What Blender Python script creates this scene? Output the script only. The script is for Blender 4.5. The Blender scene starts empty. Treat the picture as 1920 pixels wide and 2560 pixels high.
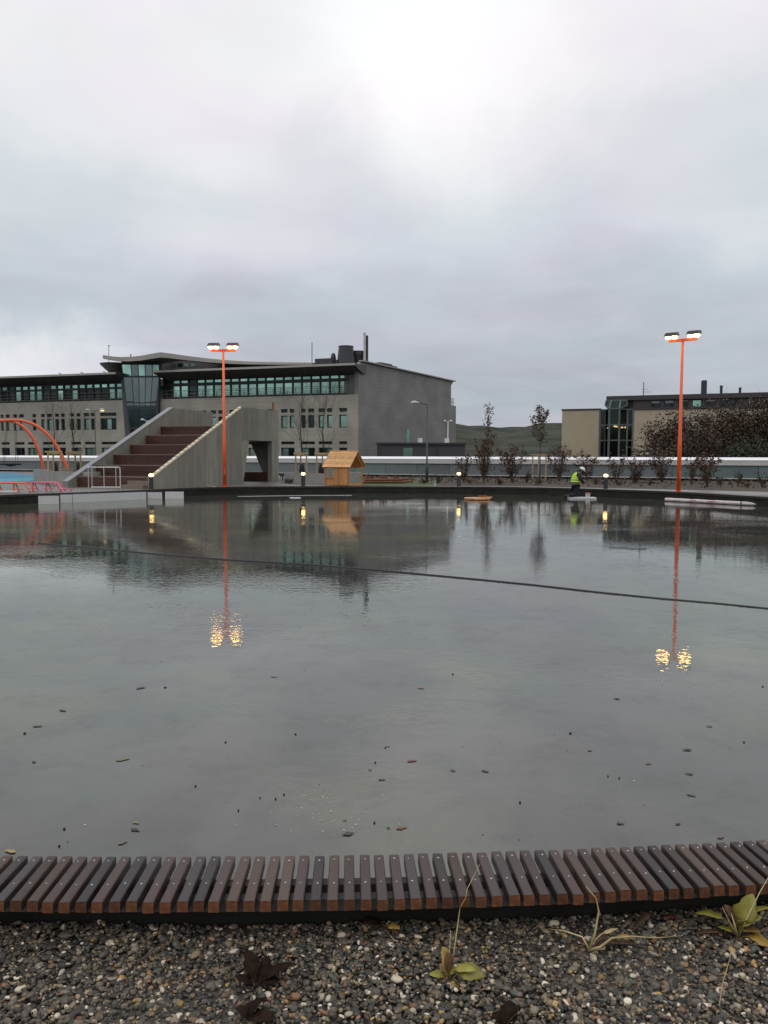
import bpy, math, random
import numpy as np
from mathutils import Vector, Matrix
R = math.radians
rnd = random.Random(7)
S = bpy.context.scene
C = S.collection

# ------------------------------------------------------------------ camera
EYE = 1.75                     # metres above the water of the rink
FPX = 1990.0                   # focal length in photo pixels (photo 1920 x 2560)
PITCH = math.atan(139 / FPX)
ROLL = R(0.15)
cd = bpy.data.cameras.new('camera'); cam = bpy.data.objects.new('camera', cd); C.objects.link(cam)
cd.sensor_fit = 'VERTICAL'; cd.sensor_height = 36.0; cd.lens = 36.0 * FPX / 2560
cd.clip_start = 0.05; cd.clip_end = 6000
cam.matrix_world = Matrix.Translation((0, 0, EYE)) @ Matrix.Rotation(math.pi / 2 - PITCH, 4, 'X') @ Matrix.Rotation(ROLL, 4, 'Z')
S.camera = cam

# ------------------------------------------------------------------ world and sun
SUN_EL, SUN_AZ = R(58), R(205)
w = bpy.data.worlds.new('World'); S.world = w; w.use_nodes = True
nt = w.node_tree; nt.nodes.clear()
def N(t, **k):
    n = nt.nodes.new(t)
    for a, b in k.items(): setattr(n, a, b)
    return n
def L(a, b): nt.links.new(a, b)
def val(sock, v): sock.default_value = v
def M2(op, a, b=None, c=None, clamp=False):
    n = N('ShaderNodeMath', operation=op); n.use_clamp = clamp
    for i, x in enumerate((a, b, c)):
        if x is None: continue
        if isinstance(x, (int, float)): n.inputs[i].default_value = x
        else: L(x, n.inputs[i])
    return n.outputs[0]
out = N('ShaderNodeOutputWorld')
sky = N('ShaderNodeTexSky', sky_type='NISHITA'); sky.sun_disc = False
sky.sun_elevation = SUN_EL; sky.sun_rotation = SUN_AZ
bg1 = N('ShaderNodeBackground'); L(sky.outputs[0], bg1.inputs[0]); val(bg1.inputs[1], 0.06)
tc = N('ShaderNodeTexCoord')
sep = N('ShaderNodeSeparateXYZ'); L(tc.outputs['Generated'], sep.inputs[0])
el = M2('ARCSINE', sep.outputs[2])                      # elevation, radians
zz = M2('ADD', M2('MAXIMUM', sep.outputs[2], 0.0), 0.16)
px_ = M2('DIVIDE', sep.outputs[0], zz); py_ = M2('DIVIDE', sep.outputs[1], zz)
cmb = N('ShaderNodeCombineXYZ'); L(px_, cmb.inputs[0]); L(py_, cmb.inputs[1])
def noise(vec, scale, det=5, rough=0.55, dist=0.0):
    n = N('ShaderNodeTexNoise'); L(vec, n.inputs['Vector']); val(n.inputs['Scale'], scale)
    val(n.inputs['Detail'], det); val(n.inputs['Roughness'], rough); val(n.inputs['Distortion'], dist)
    return n
big = noise(cmb.outputs[0], 0.9, 5, 0.5, 0.5)
fine = noise(cmb.outputs[0], 2.6, 6, 0.55, 0.8)
wrp = noise(tc.outputs['Generated'], 5.0, 5, 0.6)
sub = N('ShaderNodeVectorMath', operation='SUBTRACT'); L(wrp.outputs['Color'], sub.inputs[0]); val(sub.inputs[1], (0.5, 0.5, 0.5))
scl = N('ShaderNodeVectorMath', operation='SCALE'); L(sub.outputs[0], scl.inputs[0]); val(scl.inputs['Scale'], 0.16)
wd = N('ShaderNodeVectorMath', operation='ADD'); L(tc.outputs['Generated'], wd.inputs[0]); L(scl.outputs[0], wd.inputs[1])
sep2 = N('ShaderNodeSeparateXYZ'); L(wd.outputs[0], sep2.inputs[0])
elw = M2('ARCSINE', sep2.outputs[2])
grad = N('ShaderNodeValToRGB')
L(M2('DIVIDE', M2('MULTIPLY', M2('ADD', el, elw), 0.5), R(60), clamp=True), grad.inputs[0])
cr = grad.color_ramp; cr.interpolation = 'EASE'
SKY = [(0.0, 0.46), (0.08, 0.435), (0.17, 0.50), (0.26, 0.62), (0.34, 0.71), (0.42, 0.77), (0.5, 0.80), (1.0, 0.78)]
cr.elements[0].position = 0; cr.elements[0].color = (SKY[0][1],) * 3 + (1,)
cr.elements[1].position = 1; cr.elements[1].color = (SKY[-1][1],) * 3 + (1,)
for p, v in SKY[1:-1]:
    e = cr.elements.new(p); e.color = (v, v, v, 1)
def ray(px, py):
    x = (px - 960) / FPX; y = -(py - 1280) / FPX
    x, y = x * math.cos(ROLL) - y * math.sin(ROLL), x * math.sin(ROLL) + y * math.cos(ROLL)
    return (x, math.cos(PITCH) + y * math.sin(PITCH), -math.sin(PITCH) + y * math.cos(PITCH))
def blob(px, py, rad_deg, amp, sx=1.0, sz=1.0):
    """soft brighter or darker area of the cloud cover in a fixed sky direction"""
    d = Vector(ray(px, py)).normalized()
    s = N('ShaderNodeVectorMath', operation='SUBTRACT'); L(wd.outputs[0], s.inputs[0]); val(s.inputs[1], d)
    m = N('ShaderNodeVectorMath', operation='MULTIPLY'); L(s.outputs[0], m.inputs[0]); val(m.inputs[1], (1 / sx, 1, 1 / sz))
    l = N('ShaderNodeVectorMath', operation='LENGTH'); L(m.outputs[0], l.inputs[0])
    mr = N('ShaderNodeMapRange', interpolation_type='SMOOTHERSTEP'); L(l.outputs['Value'], mr.inputs[0])
    val(mr.inputs[1], 0.0); val(mr.inputs[2], R(rad_deg)); val(mr.inputs[3], amp); val(mr.inputs[4], 0.0)
    return mr.outputs[0]
v = M2('ADD', grad.outputs[0], M2('MULTIPLY', M2('SUBTRACT', big.outputs[0], 0.5), 0.19))
v = M2('ADD', v, M2('MULTIPLY', M2('SUBTRACT', fine.outputs[0], 0.5), 0.12))
for b in ((60, 905, 10, 0.30, 1.6, 0.5), (1100, 190, 12, 0.15, 1.3, .9), (840, 330, 6, -0.08, 1.1, 1.0), (300, 330, 9, 0.05, 1.4, 0.6), (1820, 300, 9, -0.05, 1, 1), (560, 640, 8, .04, 1.5, .5), (1800, 560, 8, .05, 1.4, .5)):
    v = M2('ADD', v, blob(*b))
tint = N('ShaderNodeValToRGB'); L(v, tint.inputs[0]); t_ = tint.color_ramp
t_.elements[0].position = 0.0; t_.elements[0].color = (0, 0, 0, 1)
t_.elements[1].position = 1.0; t_.elements[1].color = (0.98, 0.98, 0.985, 1)
for p, col in ((0.36, (0.335, 0.36, 0.395)), (0.46, (0.43, 0.46, 0.50)), (0.6, (0.57, 0.60, 0.635)), (0.75, (0.735, 0.74, 0.755)), (0.86, (0.85, 0.85, 0.855))):
    e = t_.elements.new(p); e.color = col + (1,)
hue = noise(cmb.outputs[0], 1.3, 3, .5); hr = N('ShaderNodeValToRGB'); L(hue.outputs[0], hr.inputs[0])
hr.color_ramp.elements[0].position = .40; hr.color_ramp.elements[0].color = (1.0, .965, 1.0, 1); hr.color_ramp.elements[1].position = .58; hr.color_ramp.elements[1].color = (.965, .995, 1.0, 1)
hm_ = N('ShaderNodeMix', data_type='RGBA', blend_type='MULTIPLY'); val(hm_.inputs[0], 1.0); L(tint.outputs[0], hm_.inputs[6]); L(hr.outputs[0], hm_.inputs[7])
bg2 = N('ShaderNodeBackground'); L(hm_.outputs[2], bg2.inputs[0]); val(bg2.inputs[1], 1.18)
mx = N('ShaderNodeMixShader'); val(mx.inputs[0], 0.96); L(bg1.outputs[0], mx.inputs[1]); L(bg2.outputs[0], mx.inputs[2])
L(mx.outputs[0], out.inputs[0])

sd = bpy.data.lights.new('sun', 'SUN'); sun = bpy.data.objects.new('sun', sd); C.objects.link(sun)
sd.energy = 0.5; sd.angle = R(30); sd.color = (1.0, 0.96, 0.9)
sun.rotation_euler = (math.pi / 2 - SUN_EL, 0, math.pi - SUN_AZ)
S.view_settings.view_transform = 'Standard'; S.view_settings.look = 'None'
S.view_settings.exposure = 0.0; S.view_settings.gamma = 1.0; S.view_settings.use_curve_mapping = False
S.render.engine = 'CYCLES'; S.cycles.use_denoising = True; S.cycles.max_bounces = 6
S.cycles.caustics_reflective = False; S.cycles.caustics_refractive = False

# ------------------------------------------------------------------ picture geometry helpers (survey of the photograph)
def W(px, py, z=0.0):
    d = ray(px, py); t = (z - EYE) / d[2]; return Vector((d[0] * t, d[1] * t, z))
def AT(px, py, Y):
    d = ray(px, py); t = Y / d[1]; return Vector((d[0] * t, Y, EYE + d[2] * t))

# ------------------------------------------------------------------ materials
MATS = {}
def mat(name, col, rough=0.7, var=0.15, scale=4.0, bump=0.0, bscale=None, metal=0.0, spec=0.5, col2=None, emit=None, estr=0.0,
        stretch=(1, 1, 1), rvar=0.0, coat=0.0, det=6, thr=None):
    if name in MATS: return MATS[name]
    m = bpy.data.materials.new(name); m.use_nodes = True; t = m.node_tree
    b = t.nodes['Principled BSDF']
    b.inputs['Roughness'].default_value = rough; b.inputs['Metallic'].default_value = metal
    b.inputs['Specular IOR Level'].default_value = spec
    b.inputs['Coat Weight'].default_value = coat
    c2 = col2 or tuple(max(0, c * (1 - var)) for c in col); c1 = col if col2 else tuple(min(1, c * (1 + var)) for c in col)
    tcn = t.nodes.new('ShaderNodeTexCoord'); mp = t.nodes.new('ShaderNodeMapping'); mp.inputs['Scale'].default_value = stretch
    t.links.new(tcn.outputs['Object'], mp.inputs[0])
    n = t.nodes.new('ShaderNodeTexNoise'); n.inputs['Scale'].default_value = scale; n.inputs['Detail'].default_value = det; n.inputs['Roughness'].default_value = 0.6
    t.links.new(mp.outputs[0], n.inputs['Vector'])
    r = t.nodes.new('ShaderNodeValToRGB'); lo, hi = thr or (0.3, 0.7)
    r.color_ramp.elements[0].position = lo; r.color_ramp.elements[1].position = hi
    r.color_ramp.elements[0].color = c2 + (1,); r.color_ramp.elements[1].color = c1 + (1,)
    t.links.new(n.outputs[0], r.inputs[0])
    oi = t.nodes.new('ShaderNodeObjectInfo'); hs = t.nodes.new('ShaderNodeHueSaturation')
    mr = t.nodes.new('ShaderNodeMapRange'); mr.inputs[3].default_value = 1 - min(var, .3); mr.inputs[4].default_value = 1 + min(var, .3)
    t.links.new(oi.outputs['Random'], mr.inputs[0]); t.links.new(mr.outputs[0], hs.inputs['Value']); t.links.new(r.outputs[0], hs.inputs['Color'])
    t.links.new(hs.outputs[0], b.inputs['Base Color'])
    if rvar:
        rr = t.nodes.new('ShaderNodeMapRange'); rr.inputs[1].default_value = .3; rr.inputs[2].default_value = .7
        rr.inputs[3].default_value = max(.02, rough - rvar); rr.inputs[4].default_value = rough + rvar
        t.links.new(n.outputs[0], rr.inputs[0]); t.links.new(rr.outputs[0], b.inputs['Roughness'])
    if bump:
        n2 = t.nodes.new('ShaderNodeTexNoise'); n2.inputs['Scale'].default_value = bscale or scale * 4; n2.inputs['Detail'].default_value = 6
        t.links.new(mp.outputs[0], n2.inputs['Vector'])
        bp = t.nodes.new('ShaderNodeBump'); bp.inputs['Distance'].default_value = bump; t.links.new(n2.outputs[0], bp.inputs['Height'])
        t.links.new(bp.outputs[0], b.inputs['Normal'])
    if emit:
        b.inputs['Emission Color'].default_value = emit + (1,); b.inputs['Emission Strength'].default_value = estr
    MATS[name] = m; return m

def water_material():
    m = bpy.data.materials.new('rink_water'); m.use_nodes = True; t = m.node_tree; b = t.nodes['Principled BSDF']
    g = t.nodes.new('ShaderNodeNewGeometry')
    def nz(s, det=5, st=(1, 1, 1), ro=.55, di=0.0):
        mp = t.nodes.new('ShaderNodeMapping'); mp.inputs['Scale'].default_value = st; t.links.new(g.outputs['Position'], mp.inputs[0])
        n = t.nodes.new('ShaderNodeTexNoise'); n.inputs['Scale'].default_value = s; n.inputs['Detail'].default_value = det
        n.inputs['Roughness'].default_value = ro; n.inputs['Distortion'].default_value = di; t.links.new(mp.outputs[0], n.inputs['Vector']); return n
    def ramp(n, p0, c0, p1, c1):
        r = t.nodes.new('ShaderNodeValToRGB'); e = r.color_ramp.elements
        e[0].position = p0; e[0].color = c0 + (1,); e[1].position = p1; e[1].color = c1 + (1,); t.links.new(n.outputs[0], r.inputs[0]); return r
    a = ramp(nz(0.7, 6, (1, .8, 1), .6, .6), .38, (0.044, 0.044, 0.045), .62, (0.068, 0.067, 0.064))
    c = ramp(nz(0.45, 5, (1, 1, 1), .6), .5, (0, 0, 0), .66, (1, 1, 1))
    mx = t.nodes.new('ShaderNodeMix'); mx.data_type = 'RGBA'; t.links.new(c.outputs[0], mx.inputs[0]); t.links.new(a.outputs[0], mx.inputs[6]); mx.inputs[7].default_value = (0.090, 0.090, 0.054, 1)
    c2 = ramp(nz(0.6, 5, (1, 1.6, 1), .6, 1.0), .56, (0, 0, 0), .7, (1, 1, 1))
    mx2 = t.nodes.new('ShaderNodeMix'); mx2.data_type = 'RGBA'; t.links.new(c2.outputs[0], mx2.inputs[0]); t.links.new(mx.outputs[2], mx2.inputs[6]); mx2.inputs[7].default_value = (0.044, 0.068, 0.060, 1)
    # fine speckle of dirt frozen under the film of water
    c3 = ramp(nz(7, 8, (1, 1, 1), .75), .60, (1, 1, 1), .72, (.72, .70, .68))
    mu = t.nodes.new('ShaderNodeMix'); mu.data_type = 'RGBA'; mu.blend_type = 'MULTIPLY'; mu.inputs[0].default_value = 1
    c4 = ramp(nz(1.9, 9, (1, 1, 1), .72, .4), .48, (1, 1, 1), .72, (.80, .80, .78))
    mu0 = t.nodes.new('ShaderNodeMix'); mu0.data_type = 'RGBA'; mu0.blend_type = 'MULTIPLY'; mu0.inputs[0].default_value = 1
    t.links.new(mx2.outputs[2], mu0.inputs[6]); t.links.new(c4.outputs[0], mu0.inputs[7])
    t.links.new(mu0.outputs[2], mu.inputs[6]); t.links.new(c3.outputs[0], mu.inputs[7])
    rr = t.nodes.new('ShaderNodeMapRange'); t.links.new(nz(.5, 6, (1, 1.3, 1), .7).outputs[0], rr.inputs[0])
    rr.inputs[1].default_value = .46; rr.inputs[2].default_value = .60; rr.inputs[3].default_value = .004; rr.inputs[4].default_value = .022
    # ripples: wind patches modulate two scales of very small waves
    patch = ramp(nz(.28, 4, (1, 1.6, 1)), .42, (.22, .22, .22), .64, (1, 1, 1))
    b1 = t.nodes.new('ShaderNodeBump'); b1.inputs['Distance'].default_value = .0006; t.links.new(nz(3.5, 3, (1, 1.5, 1)).outputs[0], b1.inputs['Height'])
    b2 = t.nodes.new('ShaderNodeBump'); b2.inputs['Distance'].default_value = .0026; t.links.new(nz(11, 2).outputs[0], b2.inputs['Height'])
    t.links.new(patch.outputs[0], b2.inputs['Strength']); t.links.new(b1.outputs[0], b2.inputs['Normal'])
    t.nodes.remove(b); df = t.nodes.new('ShaderNodeBsdfDiffuse'); gl = t.nodes.new('ShaderNodeBsdfGlossy'); gl.inputs[0].default_value = (.99, 1.0, .95, 1)
    fr = t.nodes.new('ShaderNodeFresnel'); fr.inputs[0].default_value = 1.72; ms = t.nodes.new('ShaderNodeMixShader')
    t.links.new(mu.outputs[2], df.inputs[0]); t.links.new(rr.outputs[0], gl.inputs['Roughness']); t.links.new(b2.outputs[0], gl.inputs['Normal'])
    # where the water film is thinnest the wet slab shows through: fine mottling at two scales
    ma = ramp(nz(2.6, 11, (1, 1, 1), .78, .3), .50, (1, 1, 1), .64, (.87, .87, .87)); mc = ramp(nz(.55, 8, (1, 1.4, 1), .7), .44, (1, 1, 1), .64, (.95, .95, .95))
    mm = t.nodes.new('ShaderNodeMath'); mm.operation = 'MULTIPLY'; t.links.new(ma.outputs[0], mm.inputs[0]); t.links.new(mc.outputs[0], mm.inputs[1])
    mf = t.nodes.new('ShaderNodeMath'); mf.operation = 'MULTIPLY'; t.links.new(mm.outputs[0], mf.inputs[0]); t.links.new(fr.outputs[0], mf.inputs[1])
    t.links.new(mf.outputs[0], ms.inputs[0]); t.links.new(df.outputs[0], ms.inputs[1]); t.links.new(gl.outputs[0], ms.inputs[2])
    t.links.new(ms.outputs[0], t.nodes['Material Output'].inputs[0])
    return m
def attr_material(name, rough=.6, spec=.5, transl=0.0, coat=0.0):
    m = bpy.data.materials.new(name); m.use_nodes = True; t = m.node_tree; b = t.nodes['Principled BSDF']
    a = t.nodes.new('ShaderNodeAttribute'); a.attribute_name = 'Col'
    n = t.nodes.new('ShaderNodeTexNoise'); n.inputs['Scale'].default_value = 120; n.inputs['Detail'].default_value = 4
    g = t.nodes.new('ShaderNodeNewGeometry'); t.links.new(g.outputs['Position'], n.inputs['Vector'])
    r = t.nodes.new('ShaderNodeMapRange'); r.inputs[3].default_value = .6; r.inputs[4].default_value = 1.4; t.links.new(n.outputs[0], r.inputs[0])
    v = t.nodes.new('ShaderNodeVectorMath'); v.operation = 'SCALE'; t.links.new(a.outputs['Color'], v.inputs[0]); t.links.new(r.outputs[0], v.inputs['Scale'])
    t.links.new(v.outputs[0], b.inputs['Base Color']); b.inputs['Roughness'].default_value = rough; b.inputs['Specular IOR Level'].default_value = spec
    b.inputs['Coat Weight'].default_value = coat; b.inputs['Coat Roughness'].default_value = .15
    return m
def thin_glass(name, tint, mixf):
    m = bpy.data.materials.new(name); m.use_nodes = True; t = m.node_tree; t.nodes.clear()
    o = t.nodes.new('ShaderNodeOutputMaterial'); tr = t.nodes.new('ShaderNodeBsdfTransparent'); tr.inputs[0].default_value = tint + (1,)
    gl = t.nodes.new('ShaderNodeBsdfGlossy'); gl.inputs['Roughness'].default_value = .05; gl.inputs[0].default_value = (.8, .9, .88, 1)
    mx = t.nodes.new('ShaderNodeMixShader'); mx.inputs[0].default_value = mixf
    t.links.new(tr.outputs[0], mx.inputs[1]); t.links.new(gl.outputs[0], mx.inputs[2]); t.links.new(mx.outputs[0], o.inputs[0]); return m
def cladding_material(name, col, bw, bh, mort):
    m = bpy.data.materials.new(name); m.use_nodes = True; t = m.node_tree; b = t.nodes['Principled BSDF']
    uv = t.nodes.new('ShaderNodeUVMap'); br = t.nodes.new('ShaderNodeTexBrick'); t.links.new(uv.outputs[0], br.inputs['Vector'])
    br.inputs['Scale'].default_value = 1; br.inputs['Brick Width'].default_value = bw; br.inputs['Row Height'].default_value = bh; br.inputs['Mortar Size'].default_value = mort
    br.inputs['Color1'].default_value = tuple(c * .965 for c in col) + (1,); br.inputs['Color2'].default_value = tuple(c * 1.035 for c in col) + (1,); br.inputs['Mortar'].default_value = tuple(c * .86 for c in col) + (1,)
    n = t.nodes.new('ShaderNodeTexNoise'); n.inputs['Scale'].default_value = .35; n.inputs['Detail'].default_value = 7; t.links.new(uv.outputs[0], n.inputs['Vector'])
    r = t.nodes.new('ShaderNodeMapRange'); r.inputs[1].default_value = .3; r.inputs[2].default_value = .7; r.inputs[3].default_value = .80; r.inputs[4].default_value = 1.15; t.links.new(n.outputs[0], r.inputs[0])
    v = t.nodes.new('ShaderNodeVectorMath'); v.operation = 'SCALE'; t.links.new(br.outputs[0], v.inputs[0]); t.links.new(r.outputs[0], v.inputs['Scale'])
    t.links.new(v.outputs[0], b.inputs['Base Color']); b.inputs['Roughness'].default_value = .75
    bp = t.nodes.new('ShaderNodeBump'); bp.inputs['Distance'].default_value = .01; t.links.new(br.outputs['Fac'], bp.inputs['Height']); bp.invert = True
    t.links.new(bp.outputs[0], b.inputs['Normal']); return m

m_water = water_material()
m_conc = mat('board_marked_concrete', (0.22, 0.214, 0.18), .8, .2, 1.6, .004, 30, stretch=(3, 3, .5))
m_conc_l = mat('pale_concrete', (0.30, 0.295, 0.27), .7, .18, 2.0, .003, 30)
m_coping = mat('wet_concrete_coping', (0.22, 0.225, 0.235), .3, .15, 3)
m_rim = mat('dark_rink_kerb', (0.022, 0.022, 0.017), .7, .35, 3, .003, spec=.15)
m_deck = mat('wet_paving', (0.11, 0.105, 0.095), .38, .3, 1.2, .002, 14, rvar=.15)
m_soil = mat('planting_soil', (0.075, 0.058, 0.042), .9, .4, 3, .03, 20)
m_lawn = mat('lawn_turf', (0.075, 0.105, 0.03), .9, .35, 6, .02, 40)
m_slat = mat('dark_stained_slat', (0.070, 0.043, 0.036), .42, .42, 9, .0012, 60, stretch=(10, 1.0, 10), rvar=.12, col2=(0.045, 0.034, 0.032), spec=.3)
m_slatend = mat('raw_slat_end_grain', (0.19, 0.066, 0.021), .7, .45, 45, .002, 120, col2=(0.07, 0.028, 0.014))
m_joist = mat('grey_bench_joist', (0.085, 0.083, 0.08), .6, .25, 6)
m_steel = mat('stainless_steel', (0.75, 0.75, 0.73), .25, .08, 20, metal=1.0)
m_metal = mat('polished_coping_metal', (0.95, 0.95, 0.95), .2, .03, 1.5, metal=1.0)
m_facade_strip = mat('grey_metal_band', (0.52, 0.52, 0.50), .45, .08, .6)
m_panel = mat('grey_glass_panel', (0.16, 0.18, 0.19), .2, .12, .4)
m_panelt = mat('teal_grey_glass_panel', (0.14, 0.185, 0.18), .18, .12, .4)
m_black = mat('black_gap', (0.01, 0.01, 0.01), .8, .1, 3)
m_orange = mat('orange_powder_coat', (0.80, 0.115, 0.02), .4, .08, 2, coat=.2)
m_oranger = mat('orange_red_tube', (0.72, 0.10, 0.04), .4, .08, 2, coat=.2)
m_pink = mat('pink_powder_coat', (0.72, 0.13, 0.24), .4, .08, 2, coat=.2)
m_dark = mat('dark_grey_metal', (0.035, 0.037, 0.042), .45, .15, 5)
m_pole = mat('dark_green_grey_pole', (0.055, 0.065, 0.068), .45, .15, 5)
m_flood = mat('lit_floodlight_lens', (1, .9, .7), .4, 0, 1, emit=(1.0, 0.70, 0.28), estr=10)
m_boll = mat('lit_bollard_lens', (1, .8, .5), .4, 0, 1, emit=(1.0, 0.62, 0.20), estr=9)
m_lit = mat('lit_street_lamp_lens', (1, .8, .4), .4, 0, 1, emit=(1.0, 0.78, 0.35), estr=2.2)
m_spot = mat('lit_soffit_spot', (1, .8, .6), .4, 0, 1, emit=(1.0, 0.85, 0.65), estr=4)
m_room = mat('lit_pendant_lamp', (1, .8, .6), .4, 0, 1, emit=(1.0, 0.62, 0.3), estr=7)
m_stone = cladding_material('stone_cladding', (0.36, 0.34, 0.285), 1.2, .45, .012)
m_slate = cladding_material('shaded_slate_cladding', (0.235, 0.225, 0.215), 1.2, .40, .010)  # end wall's shade from its angle is put into this darker colour
m_tan = mat('tan_render', (0.44, 0.38, 0.27), .9, .07, .5)
m_brownband = mat('brown_metal_band', (0.055, 0.045, 0.047), .6, .15, 1)
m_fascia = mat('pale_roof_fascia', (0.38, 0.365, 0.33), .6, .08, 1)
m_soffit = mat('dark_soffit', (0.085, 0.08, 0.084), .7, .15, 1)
m_frame = mat('dark_window_frame', (0.028, 0.038, 0.039), .5, .2, 2)
m_gteal = mat('teal_reflective_glass', (0.36, 0.57, 0.46), .16, .35, .5, metal=1.0)
m_gdark = mat('dark_glass', (0.035, 0.05, 0.05), .12, .4, .5, metal=.9)
m_ggrey = mat('grey_tower_glass', (0.20, 0.235, 0.23), .14, .15, .4, metal=1.0)
m_rail = mat('bronze_rail', (0.14, 0.12, 0.09), .5, .1, 3)
m_wood = mat('new_pine_board', (0.50, 0.235, 0.075), .6, .25, 6, .001, 40, stretch=(8, 8, .8))
m_woodl = mat('pale_pine_roof_board', (0.62, 0.34, 0.14), .5, .2, 5, .001, 40)
m_stake = mat('pale_stake_wood', (0.42, 0.30, 0.16), .8, .2, 8)
m_step = mat('red_brown_step_timber', (0.070, 0.028, 0.018), .45, .35, 3, .002, 20, stretch=(.6, 3, 6), rvar=.1)
m_nosing = mat('step_nosing', (0.24, 0.19, 0.15), .5, .15, 6)
m_edgew = mat('pale_sky_sheen_edge', (0.66, 0.58, 0.40), .45, .15, 6)  # pale colour stands in for sky reflected off the sloping edge
m_log = mat('red_brown_log', (0.16, 0.062, 0.035), .7, .35, 6, .004)
m_bark = mat('dark_bark', (0.04, 0.033, 0.027), .9, .3, 10, .004)
m_twig = mat('brown_twig', (0.085, 0.05, 0.034), .9, .3, 10)
m_leaf = attr_material('leaf_blades', .55, .4)
m_pebble = attr_material('pebble_stone', .55, .35, coat=.12)
m_blue = mat('blue_play_surface', (0.02, 0.17, 0.30), .55, .12, 2, .004, 60)
m_cyan = mat('turquoise_play_surface', (0.05, 0.28, 0.32), .55, .12, 2, .004, 60)
m_purple = mat('purple_play_surface', (0.17, 0.09, 0.19), .55, .15, 2, .004, 60)
m_white = mat('white_plastic_board', (0.60, 0.60, 0.58), .45, .07, 1.5)
m_navyline = mat('dark_blue_edge', (0.03, 0.04, 0.09), .5, .1, 2)
m_whitep = mat('white_paint', (0.75, 0.76, 0.76), .4, .05, 3)
m_hose = mat('pale_wrapped_tube', (0.62, 0.55, 0.55), .6, .2, 12)
m_stripe = mat('dull_red_stripe', (0.50, 0.10, 0.13), .6, .2, 9)
m_hill = mat('wooded_hillside', (0.086, 0.089, 0.070), 1.0, .2, .022, 3.5, .09, col2=(0.044, 0.054, 0.040), det=14, thr=(.42, .60), spec=0.1, stretch=(1, 1, 2.5))
m_street = mat('street_ground', (0.06, 0.06, 0.055), .9, .3, .02)
m_skin = mat('skin', (0.42, 0.25, 0.18), .6, .05, 5)
m_navy = mat('navy_workwear', (0.014, 0.016, 0.028), .9, .2, 12)
m_hivis = mat('hi_vis_yellow', (0.52, 0.80, 0.03), .7, .1, 9, emit=None)
m_refl = mat('reflective_band', (0.55, 0.62, 0.45), .5, .05, 9)
m_red = mat('red_lid', (0.55, 0.03, 0.02), .5, .1, 5)
m_cable = mat('black_cable', (0.008, 0.009, 0.009), .4, .1, 5)
m_glassthin = thin_glass('bay_glass', (.36, .40, .39), .045)
m_interior = mat('brown_interior', (0.05, 0.025, 0.016), .9, .3, .6)
m_mullion = mat('grey_green_mullion', (0.11, 0.13, 0.13), .5, .1, 2)
m_blind = mat('pale_blind', (0.36, 0.40, 0.38), .7, .1, 1)

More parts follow.
